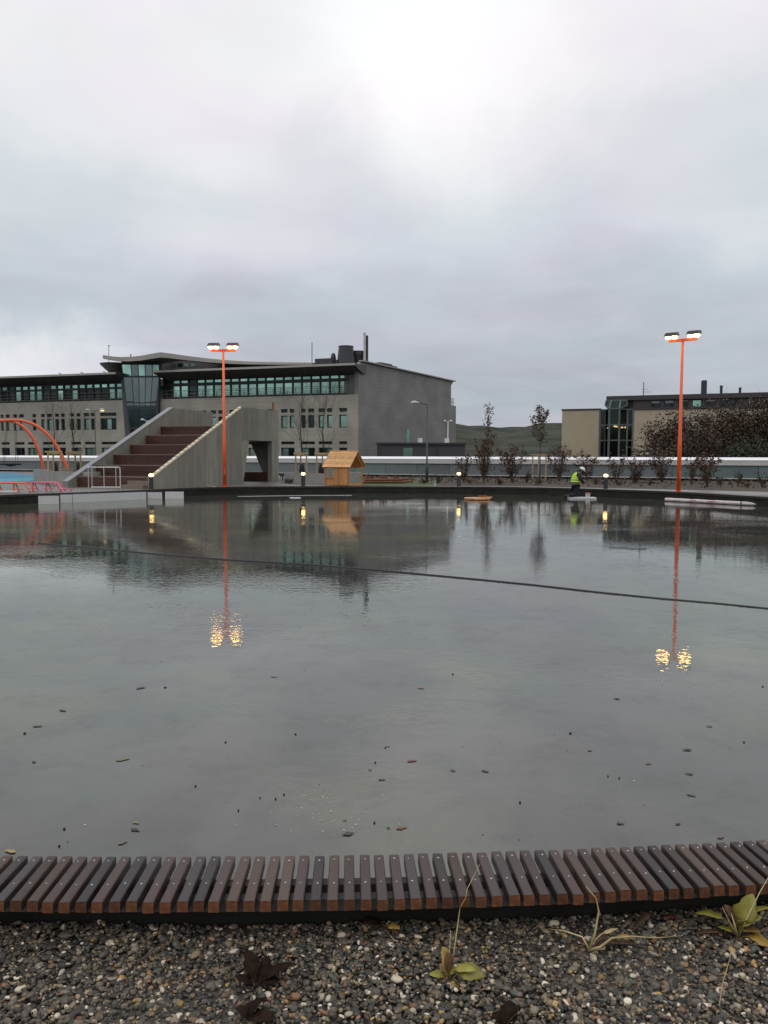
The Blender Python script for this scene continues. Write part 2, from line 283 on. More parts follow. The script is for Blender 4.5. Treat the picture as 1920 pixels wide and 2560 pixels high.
# ------------------------------------------------------------------ mesh helpers
def ow(o):
    p = Vector((0, 0, 0))
    while o is not None: p = p + Vector(o.location); o = o.parent
    return p
class MB:
    def __init__(s): s.v = []; s.f = []; s.m = []; s.cur = 0
    def add(s, vs, fs, mi=None):
        n = len(s.v); s.v += [tuple(p) for p in vs]
        for f in fs: s.f.append(tuple(i + n for i in f)); s.m.append(s.cur if mi is None else mi)
        return s
    def hexa(s, a, mi=None):   # 8 points: bottom loop 0-3, top loop 4-7
        return s.add(a, [(0, 3, 2, 1), (4, 5, 6, 7), (0, 1, 5, 4), (1, 2, 6, 5), (2, 3, 7, 6), (3, 0, 4, 7)], mi)
    def box(s, c, size, rz=0.0, mi=None):
        x, y, z = (d / 2 for d in size); cs, sn = math.cos(rz), math.sin(rz); a = []
        for dz in (-z, z):
            for dx, dy in ((-x, -y), (x, -y), (x, y), (-x, y)): a.append((c[0] + dx * cs - dy * sn, c[1] + dx * sn + dy * cs, c[2] + dz))
        return s.hexa(a, mi)
    def beam(s, p, q, wd, ht, mi=None, up=(0, 0, 1)):
        p, q = Vector(p), Vector(q); d = (q - p).normalized(); u = Vector(up)
        if abs(d.dot(u)) > .98: u = Vector((0, 1, 0))
        sd_ = d.cross(u).normalized() * wd / 2; u2 = sd_.cross(d).normalized() * ht / 2
        return s.hexa([p - sd_ - u2, p + sd_ - u2, q + sd_ - u2, q - sd_ - u2, p - sd_ + u2, p + sd_ + u2, q + sd_ + u2, q - sd_ + u2], mi)
    def tube(s, pts, r, n=8, mi=None, cap=True):
        pts = [Vector(p) for p in pts]; k = len(pts); rs = r if isinstance(r, (list, tuple)) else [r] * k
        base = len(s.v); prev = None
        for i, p in enumerate(pts):
            d = (pts[min(i + 1, k - 1)] - pts[max(i - 1, 0)]).normalized()
            if prev is None:
                u = Vector((0, 0, 1)) if abs(d.z) < .9 else Vector((1, 0, 0)); a = d.cross(u).normalized()
            else: a = (prev - d * prev.dot(d)).normalized()
            prev = a; b = d.cross(a)
            for j in range(n):
                t = 2 * math.pi * j / n; s.v.append(tuple(p + (a * math.cos(t) + b * math.sin(t)) * rs[i]))
        mi = s.cur if mi is None else mi
        for i in range(k - 1):
            for j in range(n):
                a0 = base + i * n + j; a1 = base + i * n + (j + 1) % n
                s.f.append((a0, a1, a1 + n, a0 + n)); s.m.append(mi)
        if cap:
            s.f.append(tuple(base + j for j in range(n))[::-1]); s.m.append(mi)
            s.f.append(tuple(base + (k - 1) * n + j for j in range(n))); s.m.append(mi)
        return s
    def lathe(s, c, prof, n=16, mi=None):     # prof: (radius, z)
        return s.tube_rings(c, prof, n, mi)
    def tube_rings(s, c, prof, n, mi=None):
        base = len(s.v); mi = s.cur if mi is None else mi
        for r, z in prof:
            for j in range(n):
                t = 2 * math.pi * j / n; s.v.append((c[0] + r * math.cos(t), c[1] + r * math.sin(t), c[2] + z))
        for i in range(len(prof) - 1):
            for j in range(n):
                a0 = base + i * n + j; a1 = base + i * n + (j + 1) % n
                s.f.append((a0, a1, a1 + n, a0 + n)); s.m.append(mi)
        s.f.append(tuple(base + j for j in range(n))[::-1]); s.m.append(mi)
        s.f.append(tuple(base + (len(prof) - 1) * n + j for j in range(n))); s.m.append(mi)
        return s
    def prism(s, poly, off, mi=None):         # poly: 3D loop, off: extrusion vector
        off = Vector(off); n = len(poly); a = [Vector(p) for p in poly]
        fs = [tuple(range(n))[::-1], tuple(range(n, 2 * n))] + [(i, (i + 1) % n, (i + 1) % n + n, i + n) for i in range(n)]
        return s.add(a + [p + off for p in a], fs, mi)
    def build(s, name, mats, parent=None, smooth=False, kind=None, uvplane=None):
        me = bpy.data.meshes.new(name); off = ow(parent)
        me.from_pydata([(v[0] - off.x, v[1] - off.y, v[2] - off.z) for v in s.v], [], s.f)
        for m in (mats if isinstance(mats, (list, tuple)) else [mats]): me.materials.append(m)
        if any(s.m): me.polygons.foreach_set('material_index', s.m)
        if smooth: me.polygons.foreach_set('use_smooth', [True] * len(s.f))
        if uvplane is not None:
            uv = me.uv_layers.new(name='UVMap'); O, U = uvplane
            for lp in me.loops:
                v = s.v[lp.vertex_index]; uv.data[lp.index].uv = ((v[0] - O[0]) * U[0] + (v[1] - O[1]) * U[1] + 200, v[2] + 50)
        me.validate(); me.update()
        o = bpy.data.objects.new(name, me); C.objects.link(o)
        if parent is not None: o.parent = parent
        if kind: o['kind'] = kind
        return o
def thing(name, label, cat, loc=(0, 0, 0), group=None):
    o = bpy.data.objects.new(name, None); C.objects.link(o); o.location = loc; o.empty_display_size = .2
    return tag(o, label, cat, group)
def tag(o, label, cat, group=None):
    o['label'] = label; o['category'] = cat
    if group: o['group'] = group
    return o
def copy_tree(o, parent=None, delta=None):
    c = o.copy(); C.objects.link(c); c.parent = parent
    if delta is not None: c.location = Vector(o.location) + Vector(delta)
    for ch in list(o.children): copy_tree(ch, c)
    return c
def recentre(o):
    """put a single-mesh thing's origin at its base"""
    me = o.data; n = len(me.vertices); a = np.empty(n * 3, np.float32); me.vertices.foreach_get('co', a); a = a.reshape(-1, 3)
    c = np.array([(a[:, 0].min() + a[:, 0].max()) / 2, (a[:, 1].min() + a[:, 1].max()) / 2, a[:, 2].min()], np.float32)
    me.vertices.foreach_set('co', (a - c).ravel()); o.location = Vector(o.location) + Vector([float(x) for x in c]); return o
def np_mesh(name, verts, faces, mats, cols=None, parent=None, smooth=False, kind=None):
    """verts (n,3), faces (m,k) numpy; cols per vertex (n,3)"""
    me = bpy.data.meshes.new(name); n = len(verts); m, k = faces.shape; off = ow(parent)
    verts = verts - np.array([off.x, off.y, off.z])
    me.vertices.add(n); me.vertices.foreach_set('co', verts.astype(np.float32).ravel())
    me.loops.add(m * k); me.loops.foreach_set('vertex_index', faces.astype(np.int32).ravel())
    me.polygons.add(m); me.polygons.foreach_set('loop_start', np.arange(0, m * k, k, dtype=np.int32)); me.polygons.foreach_set('loop_total', np.full(m, k, np.int32))
    if smooth: me.polygons.foreach_set('use_smooth', np.ones(m, bool))
    me.materials.append(mats)
    if cols is not None:
        at = me.color_attributes.new('Col', 'FLOAT_COLOR', 'POINT'); at.data.foreach_set('color', np.c_[cols, np.ones(n)].astype(np.float32).ravel())
    me.update(calc_edges=True)
    o = bpy.data.objects.new(name, me); C.objects.link(o)
    if parent is not None: o.parent = parent
    if kind: o['kind'] = kind
    return o
rng = np.random.default_rng(5)
def leaf_cloud(centres, size, cols, flat=0.3):
    """quads (two-triangle diamonds, slightly folded) at centres; returns verts, faces, colours"""
    n = len(centres); a = rng.normal(size=(n, 3)); a /= np.linalg.norm(a, axis=1)[:, None]
    b = rng.normal(size=(n, 3)); b -= a * (a * b).sum(1)[:, None]; b /= np.linalg.norm(b, axis=1)[:, None]
    s = size * rng.uniform(.6, 1.3, (n, 1)); c = np.cross(a, b) * s * .18
    V = np.stack([centres - a * s, centres - b * s * .5 + c, centres + a * s, centres + b * s * .5 + c], 1).reshape(-1, 3)
    F = (np.arange(n)[:, None] * 4 + np.array([0, 1, 2, 3])[None])
    K = np.repeat(cols, 4, axis=0)
    return V, F, K
def palette(n, pal, jitter=.25):
    pal = np.array(pal); k = pal[rng.integers(0, len(pal), n)]; return np.clip(k * rng.uniform(1 - jitter, 1 + jitter, (n, 1)), 0, 1)

# ------------------------------------------------------------------ rink outline
def ccr(P, n=14):
    P = [Vector(p) for p in P]; k = len(P); out_ = []
    for i in range(k):
        p0, p1, p2, p3 = P[i - 1], P[i], P[(i + 1) % k], P[(i + 2) % k]
        for j in range(n):
            t = j / n; out_.append(.5 * ((2 * p1) + (-p0 + p2) * t + (2 * p0 - 5 * p1 + 4 * p2 - p3) * t * t + (-p0 + 3 * p1 - 3 * p2 + p3) * t ** 3))
    return out_
CB, RB = Vector((-0.898, 22.465)), 19.77
def near(x): return (x, CB.y - math.sqrt(RB ** 2 - (x - CB.x) ** 2))
ctrl = [near(x) for x in (-9, -6, -3, -0.9, 1.2, 3.5, 6, 9)] + [(13, 8.8), (15.6, 14), (16.2, 20), (15.2, 25), (13.54, 28.1), (11.95, 31.9), (9.9, 34.3), (7.1, 36.4), (4.4, 37.2),
        (1.5, 37.5), (-1.6, 37.4), (-4.6, 37.0), (-7.1, 36.1), (-8.75, 34.5), (-9.95, 32.5), (-11.5, 30.4), (-13.5, 28.2), (-16.6, 24), (-18, 19), (-16.8, 12), (-13.2, 6.8)]
rim = ccr(ctrl)
# resample by arc length
def resample(P, step):
    out_ = []; acc = 0.0; k = len(P); nxt = 0.0
    for i in range(k):
        a, b = P[i], P[(i + 1) % k]; l = (b - a).length
        while nxt <= acc + l - 1e-9:
            out_.append(a + (b - a) * ((nxt - acc) / l)); nxt += step
        acc += l
    return out_
def offset(P, d):
    k = len(P); o = []
    for i in range(k):
        t = (P[(i + 1) % k] - P[i - 1]).normalized(); o.append(P[i] + Vector((t.y, -t.x)) * d)   # outward for counter-clockwise
    return o
rim = resample(rim, .35); 
if (rim[0] - rim[-1]).length < .2: rim.pop()
def ring_sheet(P, Q, zP, zQ, mb):
    k = len(P); n = len(mb.v)
    for i in range(k): mb.v.append((P[i].x, P[i].y, zP if not callable(zP) else zP(P[i]))); mb.v.append((Q[i].x, Q[i].y, zQ if not callable(zQ) else zQ(Q[i])))
    for i in range(k):
        j = (i + 1) % k; mb.f.append((n + 2 * i, n + 2 * i + 1, n + 2 * j + 1, n + 2 * j)); mb.m.append(mb.cur)
SL = .284; ST = .35            # slat length and top height
def gz(p):                     # ground height outside the rink
    t = min(1, max(0, (p.y - 4.5) / 6.0)); return .176 + .154 * t * t * (3 - 2 * t)
# water surface
mb = MB(); inner = offset(rim, .05)
mb.add([(p.x, p.y, 0) for p in inner], [tuple(range(len(inner)))]); o = mb.build('water', m_water, kind='structure')
mb = MB(); k1 = offset(rim, .05); k2 = offset(rim, .14)
ring_sheet(k1, k1, -.3, .25, mb); ring_sheet(k1, k2, .25, .25, mb); ring_sheet(k2, k2, .25, -.3, mb)
rk = mb.build('rink_kerb', m_rim, kind='structure')
mb = MB(); mb.box((0, 20, -.2), (60, 60, .2)); mb.build('rink_slab', m_rim, kind='structure')

# ------------------------------------------------------------------ large ground
mb = MB(); n = 64
mb.add([(2500 * math.cos(2 * math.pi * i / n), 2500 * math.sin(2 * math.pi * i / n), -7.5) for i in range(n)], [tuple(range(n))]); mb.build('ground', m_street, kind='structure')
# parapet line along the roof terrace edge
PA, PB = Vector((-30.3, 70.0)), Vector((22.2, 47.0)); pdir = (PB - PA).normalized(); pn = Vector((pdir.y, -pdir.x))   # pn points to the camera side
if pn.y > 0: pn = -pn
PL, PR = PA - pdir * 10, PB + pdir * 14
# terrace (paving) around the rink out to the parapet
outer = offset(rim, SL - .02)
def star(p):                   # ray from the rink centre to the terrace boundary
    c = Vector((0, 20)); d = (p - c).normalized(); best = 200
    bnd = [(PL.x, PL.y), (-42, 70), (-42, -8), (38, -8), (38, PR.y - 4), (PR.x, PR.y)]
    bnd = [Vector(b) for b in bnd]
    for i in range(len(bnd)):
        a, b = bnd[i], bnd[(i + 1) % len(bnd)]; e = b - a; den = d.x * (-e.y) + d.y * e.x
        if abs(den) < 1e-9: continue
        r_ = a - c; t = (r_.x * (-e.y) + r_.y * e.x) / den; u = (d.x * r_.y - d.y * r_.x) / den
        if t > 0 and -1e-6 <= u <= 1 + 1e-6: best = min(best, t)
    return c + d * best
mb = MB(); far_ = [star(p) for p in outer]; rings = [[outer[i].lerp(far_[i], t) for i in range(len(outer))] for t in (0, .03, .1, .25, .5, 1)]
for a, b in zip(rings[:-1], rings[1:]): ring_sheet(a, b, gz, gz, mb)
mb.build('terrace_paving', m_deck, kind='structure', smooth=True)
mb = MB(); lowr = [p.copy() for p in far_]; ring_sheet(far_, far_, gz, -7.5, mb); mb.build('terrace_edge', m_conc, kind='structure')

# ------------------------------------------------------------------ slatted bench round the rink
bench = thing('slatted_bench', 'low curved bench of dark stained timber slats running round the rink edge', 'bench', (CB.x, CB.y - RB, .15))
STEP = .0520
ang0 = math.atan2(0, -1)
i0, i1 = -52, 58               # near slats, each its own object; angle measured from the circle centre of the near arc
def slat_mesh(lw, hh, ww, mt):
    mb = MB(); c = .003; x, y0, y1 = ww / 2, -lw, 0.0
    # chamfered bar
    def sec(y, ins=0): return [(-x + ins, y, -hh + ins), (x - ins, y, -hh + ins), (x - ins, y, -c - ins), (x - c - ins, y, -ins), (-x + c + ins, y, -ins), (-x + ins, y, -c - ins)]
    a = sec(y0) + sec(y1); fs = [(0, 1, 2, 3, 4, 5)[::1], tuple(range(6, 12))[::-1]] + [(i, (i + 1) % 6, (i + 1) % 6 + 6, i + 6)[::-1] for i in range(6)]
    mb.add(a, fs); mb.m = [1, 1] + [0] * 6
    me = bpy.data.meshes.new('slat'); me.from_pydata(mb.v, [], mb.f); me.materials.append(mt); me.materials.append(m_slatend)
    me.polygons.foreach_set('material_index', mb.m); me.update(); return me
kw = dict(stretch=(10, 1.0, 10), rvar=.12, spec=.3)
m_slat2 = mat('warm_brown_slat', (0.096, 0.058, 0.042), .45, .3, 9, .0014, 60, col2=(0.06, 0.045, 0.038), **kw)
m_slat3 = mat('cool_dark_slat', (0.056, 0.042, 0.042), .38, .3, 9, .0012, 60, col2=(0.034, 0.029, 0.030), **kw)
slat_variants = [slat_mesh(SL + rnd.uniform(-.004, .004), .036, .0345 + rnd.uniform(-.0008, .0008), mt) for mt in (m_slat, m_slat, m_slat, m_slat2, m_slat2, m_slat3, m_slat3)]
sc = MB()
for yy in (0,): sc.lathe((0, yy, .0005), [(.0036, -.002), (.0036, .0), (.0022, .0012)], 8)
scm = bpy.data.meshes.new('screw'); scm.from_pydata(sc.v, [], sc.f); scm.materials.append(mat('dull_zinc_screw', (0.42, 0.42, 0.42), .35, .3, 40, metal=1.0)); scm.update()
for i in range(i0, i1):
    th = (i * STEP) / RB; d = Vector((math.sin(th), -math.cos(th)))     # from centre to the rim
    p = CB + d * RB
    o = bpy.data.objects.new('slat', slat_variants[rnd.randrange(7)]); C.objects.link(o); o.parent = bench
    o.location = Vector((p.x + rnd.uniform(-.0015, .0015), p.y + rnd.uniform(-.0015, .0015), ST + rnd.uniform(-.0012, .0012))) - Vector(bench.location)
    o.rotation_euler = (rnd.gauss(0, .003), rnd.gauss(0, .012), th + rnd.gauss(0, .006))
    for yy in (-.028, -.178):
        s_ = bpy.data.objects.new('screw', scm); C.objects.link(s_); s_.parent = o; s_.location = (rnd.uniform(-.003, .003), yy + rnd.uniform(-.004, .004), 0)
# the rest of the ring, too small to pick apart
fine_rim = resample(rim, .0520); mbs = MB(); k = len(fine_rim); lim = (i1 + .5) * STEP
for i in range(k):
    p = fine_rim[i]
    if p.y < 10 and -lim * (52.5 / 58.5) - .9 < p.x < lim - .85: continue
    t = (fine_rim[(i + 1) % k] - fine_rim[i - 1]).normalized(); nn = Vector((t.y, -t.x)); w2 = t * .017; q = p + nn * SL
    z0, z1 = ST - .036, ST + rnd.uniform(-.002, .002)
    mbs.hexa([(p.x - w2.x, p.y - w2.y, z0), (p.x + w2.x, p.y + w2.y, z0), (q.x + w2.x, q.y + w2.y, z0), (q.x - w2.x, q.y - w2.y, z0),
              (p.x - w2.x, p.y - w2.y, z1), (p.x + w2.x, p.y + w2.y, z1), (q.x + w2.x, q.y + w2.y, z1), (q.x - w2.x, q.y - w2.y, z1)])
mbs.build('distant_slats', m_slat, bench, kind='stuff')
for (a, b, zt) in ((.075, .115, .308), (.165, .205, .308)):
    mb = MB(); A, B = offset(rim, a), offset(rim, b); ring_sheet(A, A, .27, zt, mb); ring_sheet(A, B, zt, zt, mb); ring_sheet(B, B, zt, .27, mb)
    mb.build('joist', m_joist, bench)

# ------------------------------------------------------------------ gravel strip in the foreground
def ico(sub):
    import bmesh
    bm = bmesh.new(); bmesh.ops.create_icosphere(bm, subdivisions=sub, radius=1.0)
    v = np.array([tuple(x.co) for x in bm.verts]); f = np.array([[a.index for a in x.verts] for x in bm.faces]); bm.free(); return v, f
def pebbles(name, pts, sizes, sub, parent=None):
    bv, bf = ico(sub); n = len(pts); nv = len(bv)
    shp = []
    for _ in range(24):
        q = bv.copy()
        for _k in range(4):
            a = rng.normal(size=3); a /= np.linalg.norm(a); q *= (1 + .16 * np.sin((bv @ a) * rng.uniform(1.2, 3.2) + rng.uniform(0, 6)))[:, None]
        shp.append(q)
    shp = np.array(shp)[rng.integers(0, 24, n)]
    sc_ = sizes[:, None] * np.stack([rng.uniform(.8, 1.45, n), rng.uniform(.65, 1.05, n), rng.uniform(.42, .8, n)], 1)
    V = shp * sc_[:, None, :]
    a = rng.uniform(0, 2 * math.pi, n); tl = rng.normal(0, .35, n)
    ct, st = np.cos(tl)[:, None], np.sin(tl)[:, None]; y, z = V[:, :, 1] * ct - V[:, :, 2] * st, V[:, :, 1] * st + V[:, :, 2] * ct
    ca, sa = np.cos(a)[:, None], np.sin(a)[:, None]; x2, y2 = V[:, :, 0] * ca - y * sa, V[:, :, 0] * sa + y * ca
    V = np.stack([x2, y2, z], 2) + pts[:, None, :]
    F = (bf[None] + (np.arange(n) * nv)[:, None, None]).reshape(-1, 3)
    pal = [(.036, .036, .036)] * 7 + [(.062, .06, .055)] * 8 + [(.09, .085, .075)] * 4 + [(.11, .095, .078)] * 4 + [(.06, .07, .066)] * 4 + [(.15, .14, .12)] * 3 + [(.20, .17, .12)] * 2 + [(.36, .34, .29)] * 2 + [(.28, .19, .08), (.20, .11, .07), (.48, .46, .42), (.15, .11, .065)]
    K = np.clip(palette(n, pal, .35) * np.array([1.28, 1.16, 1.0]), 0, 1); K = np.repeat(K, nv, axis=0)
    return np_mesh(name, V.reshape(-1, 3), F, m_pebble, K, parent, smooth=True, kind='stuff')
def strip_points(n, x0, x1, y0, y1, zbase, zj):
    x = rng.uniform(x0, x1, n); y = rng.uniform(y0, y1, n); z = zbase + rng.uniform(-zj, zj, n) + .006 * np.sin(x * 5 + 1) + .005 * np.sin(y * 9 + x * 3)
    d = np.hypot(x - CB.x, y - CB.y); k = d > RB + .15; return np.stack([x, y, z], 1)[k]
P1 = strip_points(29000, -1.44, 1.44, 1.90, 2.76, .191, .008)
g1 = pebbles('gravel', P1, rng.lognormal(math.log(.0057), .36, len(P1)).clip(.003, .0135), 2)
P2 = strip_points(17000, -4.5, 4.5, .2, 3.6, .189, .008); k_ = ~((abs(P2[:, 0]) < 1.42) & (P2[:, 1] > 1.92) & (P2[:, 1] < 2.8)); P2 = P2[k_]
g2 = pebbles('gravel', P2, rng.lognormal(math.log(.0125), .3, len(P2)).clip(.006, .02), 1)
mb = MB(); xs = np.linspace(-12, 12, 25); top = [(x, near(x)[1] - .15) for x in xs]
for i in range(24):
    (xa, ya), (xb, yb) = top[i], top[i + 1]; mb.add([(xa, -3, .1810), (xb, -3, .1810), (xb, yb, .1810), (xa, ya, .1810)], [(0, 1, 2, 3)])
mb.build('gravel_bed', mat('wet_gravel_bed', (0.05, 0.045, 0.038), .7, .5, 60, .01, 90), kind='structure')

# ------------------------------------------------------------------ parapet
def pl(u, z, v=0.0): q = PA + pdir * u + pn * v; return (q.x, q.y, z)
UL, UR = -10, (PB - PA).length + 14
par = thing('parapet_wall', 'long low parapet of grey panels with a bright metal coping at the back of the terrace', 'wall', pl(25, .33, 0))
mb = MB(); mb.prism([pl(UL, 1.575, .14), pl(UL, 1.745, -.06), pl(UL, 1.745, -.3), pl(UL, 1.575, -.3)], Vector(pl(UR, 0)) - Vector(pl(UL, 0))); mb.build('coping', m_metal, par)
mb = MB(); mb.prism([pl(UL, 1.27, .11), pl(UL, 1.573, .11), pl(UL, 1.573, -.3), pl(UL, 1.27, -.3)], Vector(pl(UR, 0)) - Vector(pl(UL, 0))); mb.build('metal_band', m_facade_strip, par)
mb = MB(); mb.prism([pl(UL, .33, -.05), pl(UL, 1.268, -.05), pl(UL, 1.268, -.3), pl(UL, .33, -.3)], Vector(pl(UR, 0)) - Vector(pl(UL, 0))); mb.build('backing', m_black, par)
mb = MB(); mb.prism([pl(UL, .465, .10), pl(UL, .51, .10), pl(UL, .51, -.04), pl(UL, .465, -.04)], Vector(pl(UR, 0)) - Vector(pl(UL, 0))); mb.build('base_rail', m_facade_strip, par)
u = UL; first = {}
while u < UR:
    w_ = 2.4; ma = m_panelt if (u > 50 or 27 < u < 33) else m_panel
    if ma.name in first:
        o = first[ma.name].copy(); C.objects.link(o); q = pdir * (u - first[ma.name]['u0']); o.location = Vector((q.x, q.y, 0))
        del o['u0']
    else:
        mb = MB(); mb.hexa([pl(u + .012, .512, -.048), pl(u + w_ - .012, .512, -.048), pl(u + w_ - .012, .512, .02), pl(u + .012, .512, .02), pl(u + .012, 1.266, -.048), pl(u + w_ - .012, 1.266, -.048), pl(u + w_ - .012, 1.266, .02), pl(u + .012, 1.266, .02)])
        o = mb.build('panel', ma, par); o['u0'] = u; first[ma.name] = o
    u += w_
for o in first.values(): del o['u0']

# ------------------------------------------------------------------ buildings: vertical planes
class Plane:
    def __init__(s, O, D): s.O = Vector(O); s.U = Vector(D).normalized(); n = Vector((s.U.y, -s.U.x)); s.N = n if n.dot(-s.O) > 0 else -n
    def p(s, u, z, v=0.0): q = s.O + s.U * u + s.N * v; return Vector((q.x, q.y, z))
    def hit(s, px, py, v=0.0):
        d = ray(px, py); O = s.O + s.N * v; a = Vector((d[0], d[1])); t = O.dot(s.N) / a.dot(s.N); q = a * t
        return (q - O).dot(s.U), EYE + d[2] * t
    def slab(s, mb, u0, u1, z0, z1, v0, v1, mi=None):
        P = s.p; return mb.hexa([P(u0, z0, v0), P(u1, z0, v0), P(u1, z0, v1), P(u0, z0, v1), P(u0, z1, v0), P(u1, z1, v0), P(u1, z1, v1), P(u0, z1, v1)], mi)
def wall_holes(pl_, mb, u0, u1, z0, z1, holes, depth=.3, v=0.0):
    us = sorted({u0, u1, *[h[0] for h in holes], *[h[1] for h in holes]}); zs = sorted({z0, z1, *[h[2] for h in holes], *[h[3] for h in holes]})
    us = [x for x in us if u0 <= x <= u1]; zs = [x for x in zs if z0 <= x <= z1]; P = pl_.p
    for a, b in zip(us[:-1], us[1:]):
        for c, d in zip(zs[:-1], zs[1:]):
            mu, mz = (a + b) / 2, (c + d) / 2
            if any(h[0] < mu < h[1] and h[2] < mz < h[3] for h in holes): continue
            mb.add([P(a, c, v), P(b, c, v), P(b, d, v), P(a, d, v)], [(0, 1, 2, 3)])
    for (a, b, c, d) in holes:
        mb.add([P(a, c, v), P(b, c, v), P(b, d, v), P(a, d, v), P(a, c, v - depth), P(b, c, v - depth), P(b, d, v - depth), P(a, d, v - depth)], [(0, 1, 5, 4), (1, 2, 6, 5), (2, 3, 7, 6), (3, 0, 4, 7)])
def window(pl_, parent, u0, u1, z0, z1, v, glass, split=0, bar=.07, transom=None):
    """frame with real bars, panes set back; split = number of vertical divisions"""
    if u1 < u0: u0, u1 = u1, u0
    mb = MB(); S_ = pl_.slab; bw = min(bar, (z1 - z0) * .18)
    S_(mb, u0, u1, z0, z0 + bw, v - .06, v); S_(mb, u0, u1, z1 - bw, z1, v - .06, v); S_(mb, u0, u0 + bar, z0 + bw, z1 - bw, v - .06, v); S_(mb, u1 - bar, u1, z0 + bw, z1 - bw, v - .06, v)
    n_ = split + 1; wid = (u1 - u0 - 2 * bar) / n_
    for i in range(1, n_): c = u0 + bar + wid * i; S_(mb, c - bar / 2, c + bar / 2, z0 + bw, z1 - bw, v - .055, v - .005)
    zt = None
    if transom is not None: zt = z0 + (z1 - z0) * transom; S_(mb, u0 + bar, u1 - bar, zt - .09, zt + .09, v - .05, v + .004)
    f = mb.build('window', m_frame, parent)
    for i in range(n_):
        g = glass[i % len(glass)] if isinstance(glass, (list, tuple)) else glass
        a = u0 + bar + wid * i + .002; b = u0 + bar + wid * (i + 1) - .002; ranges = [(z0 + bw, z1 - bw)] if zt is None else [(z0 + bw, zt - .09), (zt + .09, z1 - bw)]
        for (c, d) in ranges:
            gm = MB(); S_(gm, a, b, c, d, v - .05, v - .03)
            gm.build('pane', g, f)
    return f

# ---- main office building
O0 = Vector(((895.5 - 960) / FPX * 84, 84.0)); OL = Vector((-573 / FPX * 92.3, 92.3))
F = Plane(O0, OL - O0)                       # u grows to the left along the facade
F.N = F.N if F.N.y < 0 else -F.N
office = thing('office_building', 'long grey stone office building with teal glazing, swooping roof and dark windowless end wall', 'building', (O0.x - 15, O0.y + 8, -7.5))
def fu(px, py=1000, v=0.0): return F.hit(px, py, v)[0]
def fz(px, py, v=0.0): return F.hit(px, py, v)[1]
zst = fz(890, 986); zB = -7.5
uR0, uR1 = 0.0, fu(387); uT = fu(307); uL1 = fu(-60)
def rowz(px, y0, y1): return fz(px, y1), fz(px, y0)
holesR, winsR = [], []
def grp(px0, px1, y0, y1, store, wins, refx, glass, split=0):
    a, b = sorted((fu(px0), fu(px1))); c, d = rowz(refx, y0, y1); store.append((a, b, c, d)); wins.append((a, b, c, d, glass, split))
T, Dk = m_gteal, m_gdark
refx = 870
for px0, px1, g in ((702, 718.5, T), (723.5, 735.5, [T]), (753, 764, Dk), (770, 785.5, Dk), (796, 811, T), (817, 830.5, T), (848, 867.5, T)):
    grp(px0, px1, 1036.5, 1069, holesR, winsR, refx, g); grp(px0, px1, 1019.5, 1029.5, holesR, winsR, refx, Dk)
for px0, px1, g, sp in ((702, 735.5, [Dk, T], 1), (752, 787, [Dk, T], 1), (796, 830.5, [T, Dk], 1), (848, 867.5, Dk, 0)):
    grp(px0, px1, 1119, 1146, holesR, winsR, refx, g, sp); grp(px0, px1, 1103, 1110.5, holesR, winsR, refx, Dk, sp)
for px0, px1, g in ((404, 415, T), (420, 432, Dk), (449, 461, T), (466, 478, T), (486, 498, Dk), (504, 516, T), (526, 540, T), (545, 559, Dk), (573, 586, T), (591, 604, Dk), (620, 634, T), (640, 654, T), (668, 682, Dk)):
    a, b = sorted((fu(px0), fu(px1)))
    for y0, y1, gg in ((1036.5, 1069, g), (1019.5, 1029.5, Dk), (1119, 1146, g), (1103, 1110.5, Dk)):
        c, d = rowz(refx, y0, y1); holesR.append((a, b, c, d)); winsR.append((a, b, c, d, gg, 0))
mb = MB(); wall_holes(F, mb, uR0, uR1, zB, zst, holesR); F.slab(mb, uR0 + .02, uR1 - .02, zB, zst - .01, -13, -.45)
mb.add([F.p(uR0, zst, 0), F.p(uR1, zst, 0), F.p(uR1, zst, -1.6), F.p(uR0, zst, -1.6)], [(0, 1, 2, 3)])
mb.add([F.p(uR1, zB, 0), F.p(uR1, zst, 0), F.p(uR1, zst, -1.6), F.p(uR1, zB, -1.6)], [(0, 1, 2, 3)])
mb.build('wall', m_stone, office, uvplane=(F.O, F.U))
for a, b, c, d, g, sp in winsR: window(F, office, a, b, c, d, -.2, g, sp, .10)
# left wing
holesL, winsL = [], []
z1x = lambda X: X / 3.456
lref = 250
for X0, X1, g, sp in ((-60, -25, T, 0), (0, 25, T, 0), (44, 78, T, 0), (110, 142, T, 0), (160, 202, T, 0), (275, 308, Dk, 0), (350, 382, T, 0), (400, 445, T, 0), (470, 505, Dk, 0), (522, 556, Dk, 0), (600, 638, Dk, 0), (655, 692, Dk, 0), (718, 765, T, 0), (780, 818, Dk, 0), (862, 1002, [Dk, T, Dk], 2)):
    a, b = sorted((fu(z1x(X0)), fu(z1x(X1))))
    for y0, y1, gg in ((1046, 1074.5, g), (1032, 1040.5, Dk)):
        c, d = rowz(lref, y0, y1); holesL.append((a, b, c, d)); winsL.append((a, b, c, d, gg, sp))
for X0, X1, g, sp in ((-80, -20, T, 1), (0, 72, Dk, 1), (118, 202, Dk, 1), (228, 312, [T, T], 1), (358, 445, [T, Dk], 1), (470, 558, Dk, 1), (608, 692, [T, Dk], 1), (722, 822, [T, T], 1), (868, 1092, [Dk, T, T, T], 3)):
    a, b = sorted((fu(z1x(X0)), fu(z1x(X1))))
    if b > fu(z1x(1062)) and X1 > 1050: a = fu(z1x(1060))
    for y0, y1, gg in ((1119, 1147, g), (1104.5, 1111, Dk)):
        c, d = rowz(lref, y0, y1); holesL.append((a, b, c, d)); winsL.append((a, b, c, d, gg, sp))
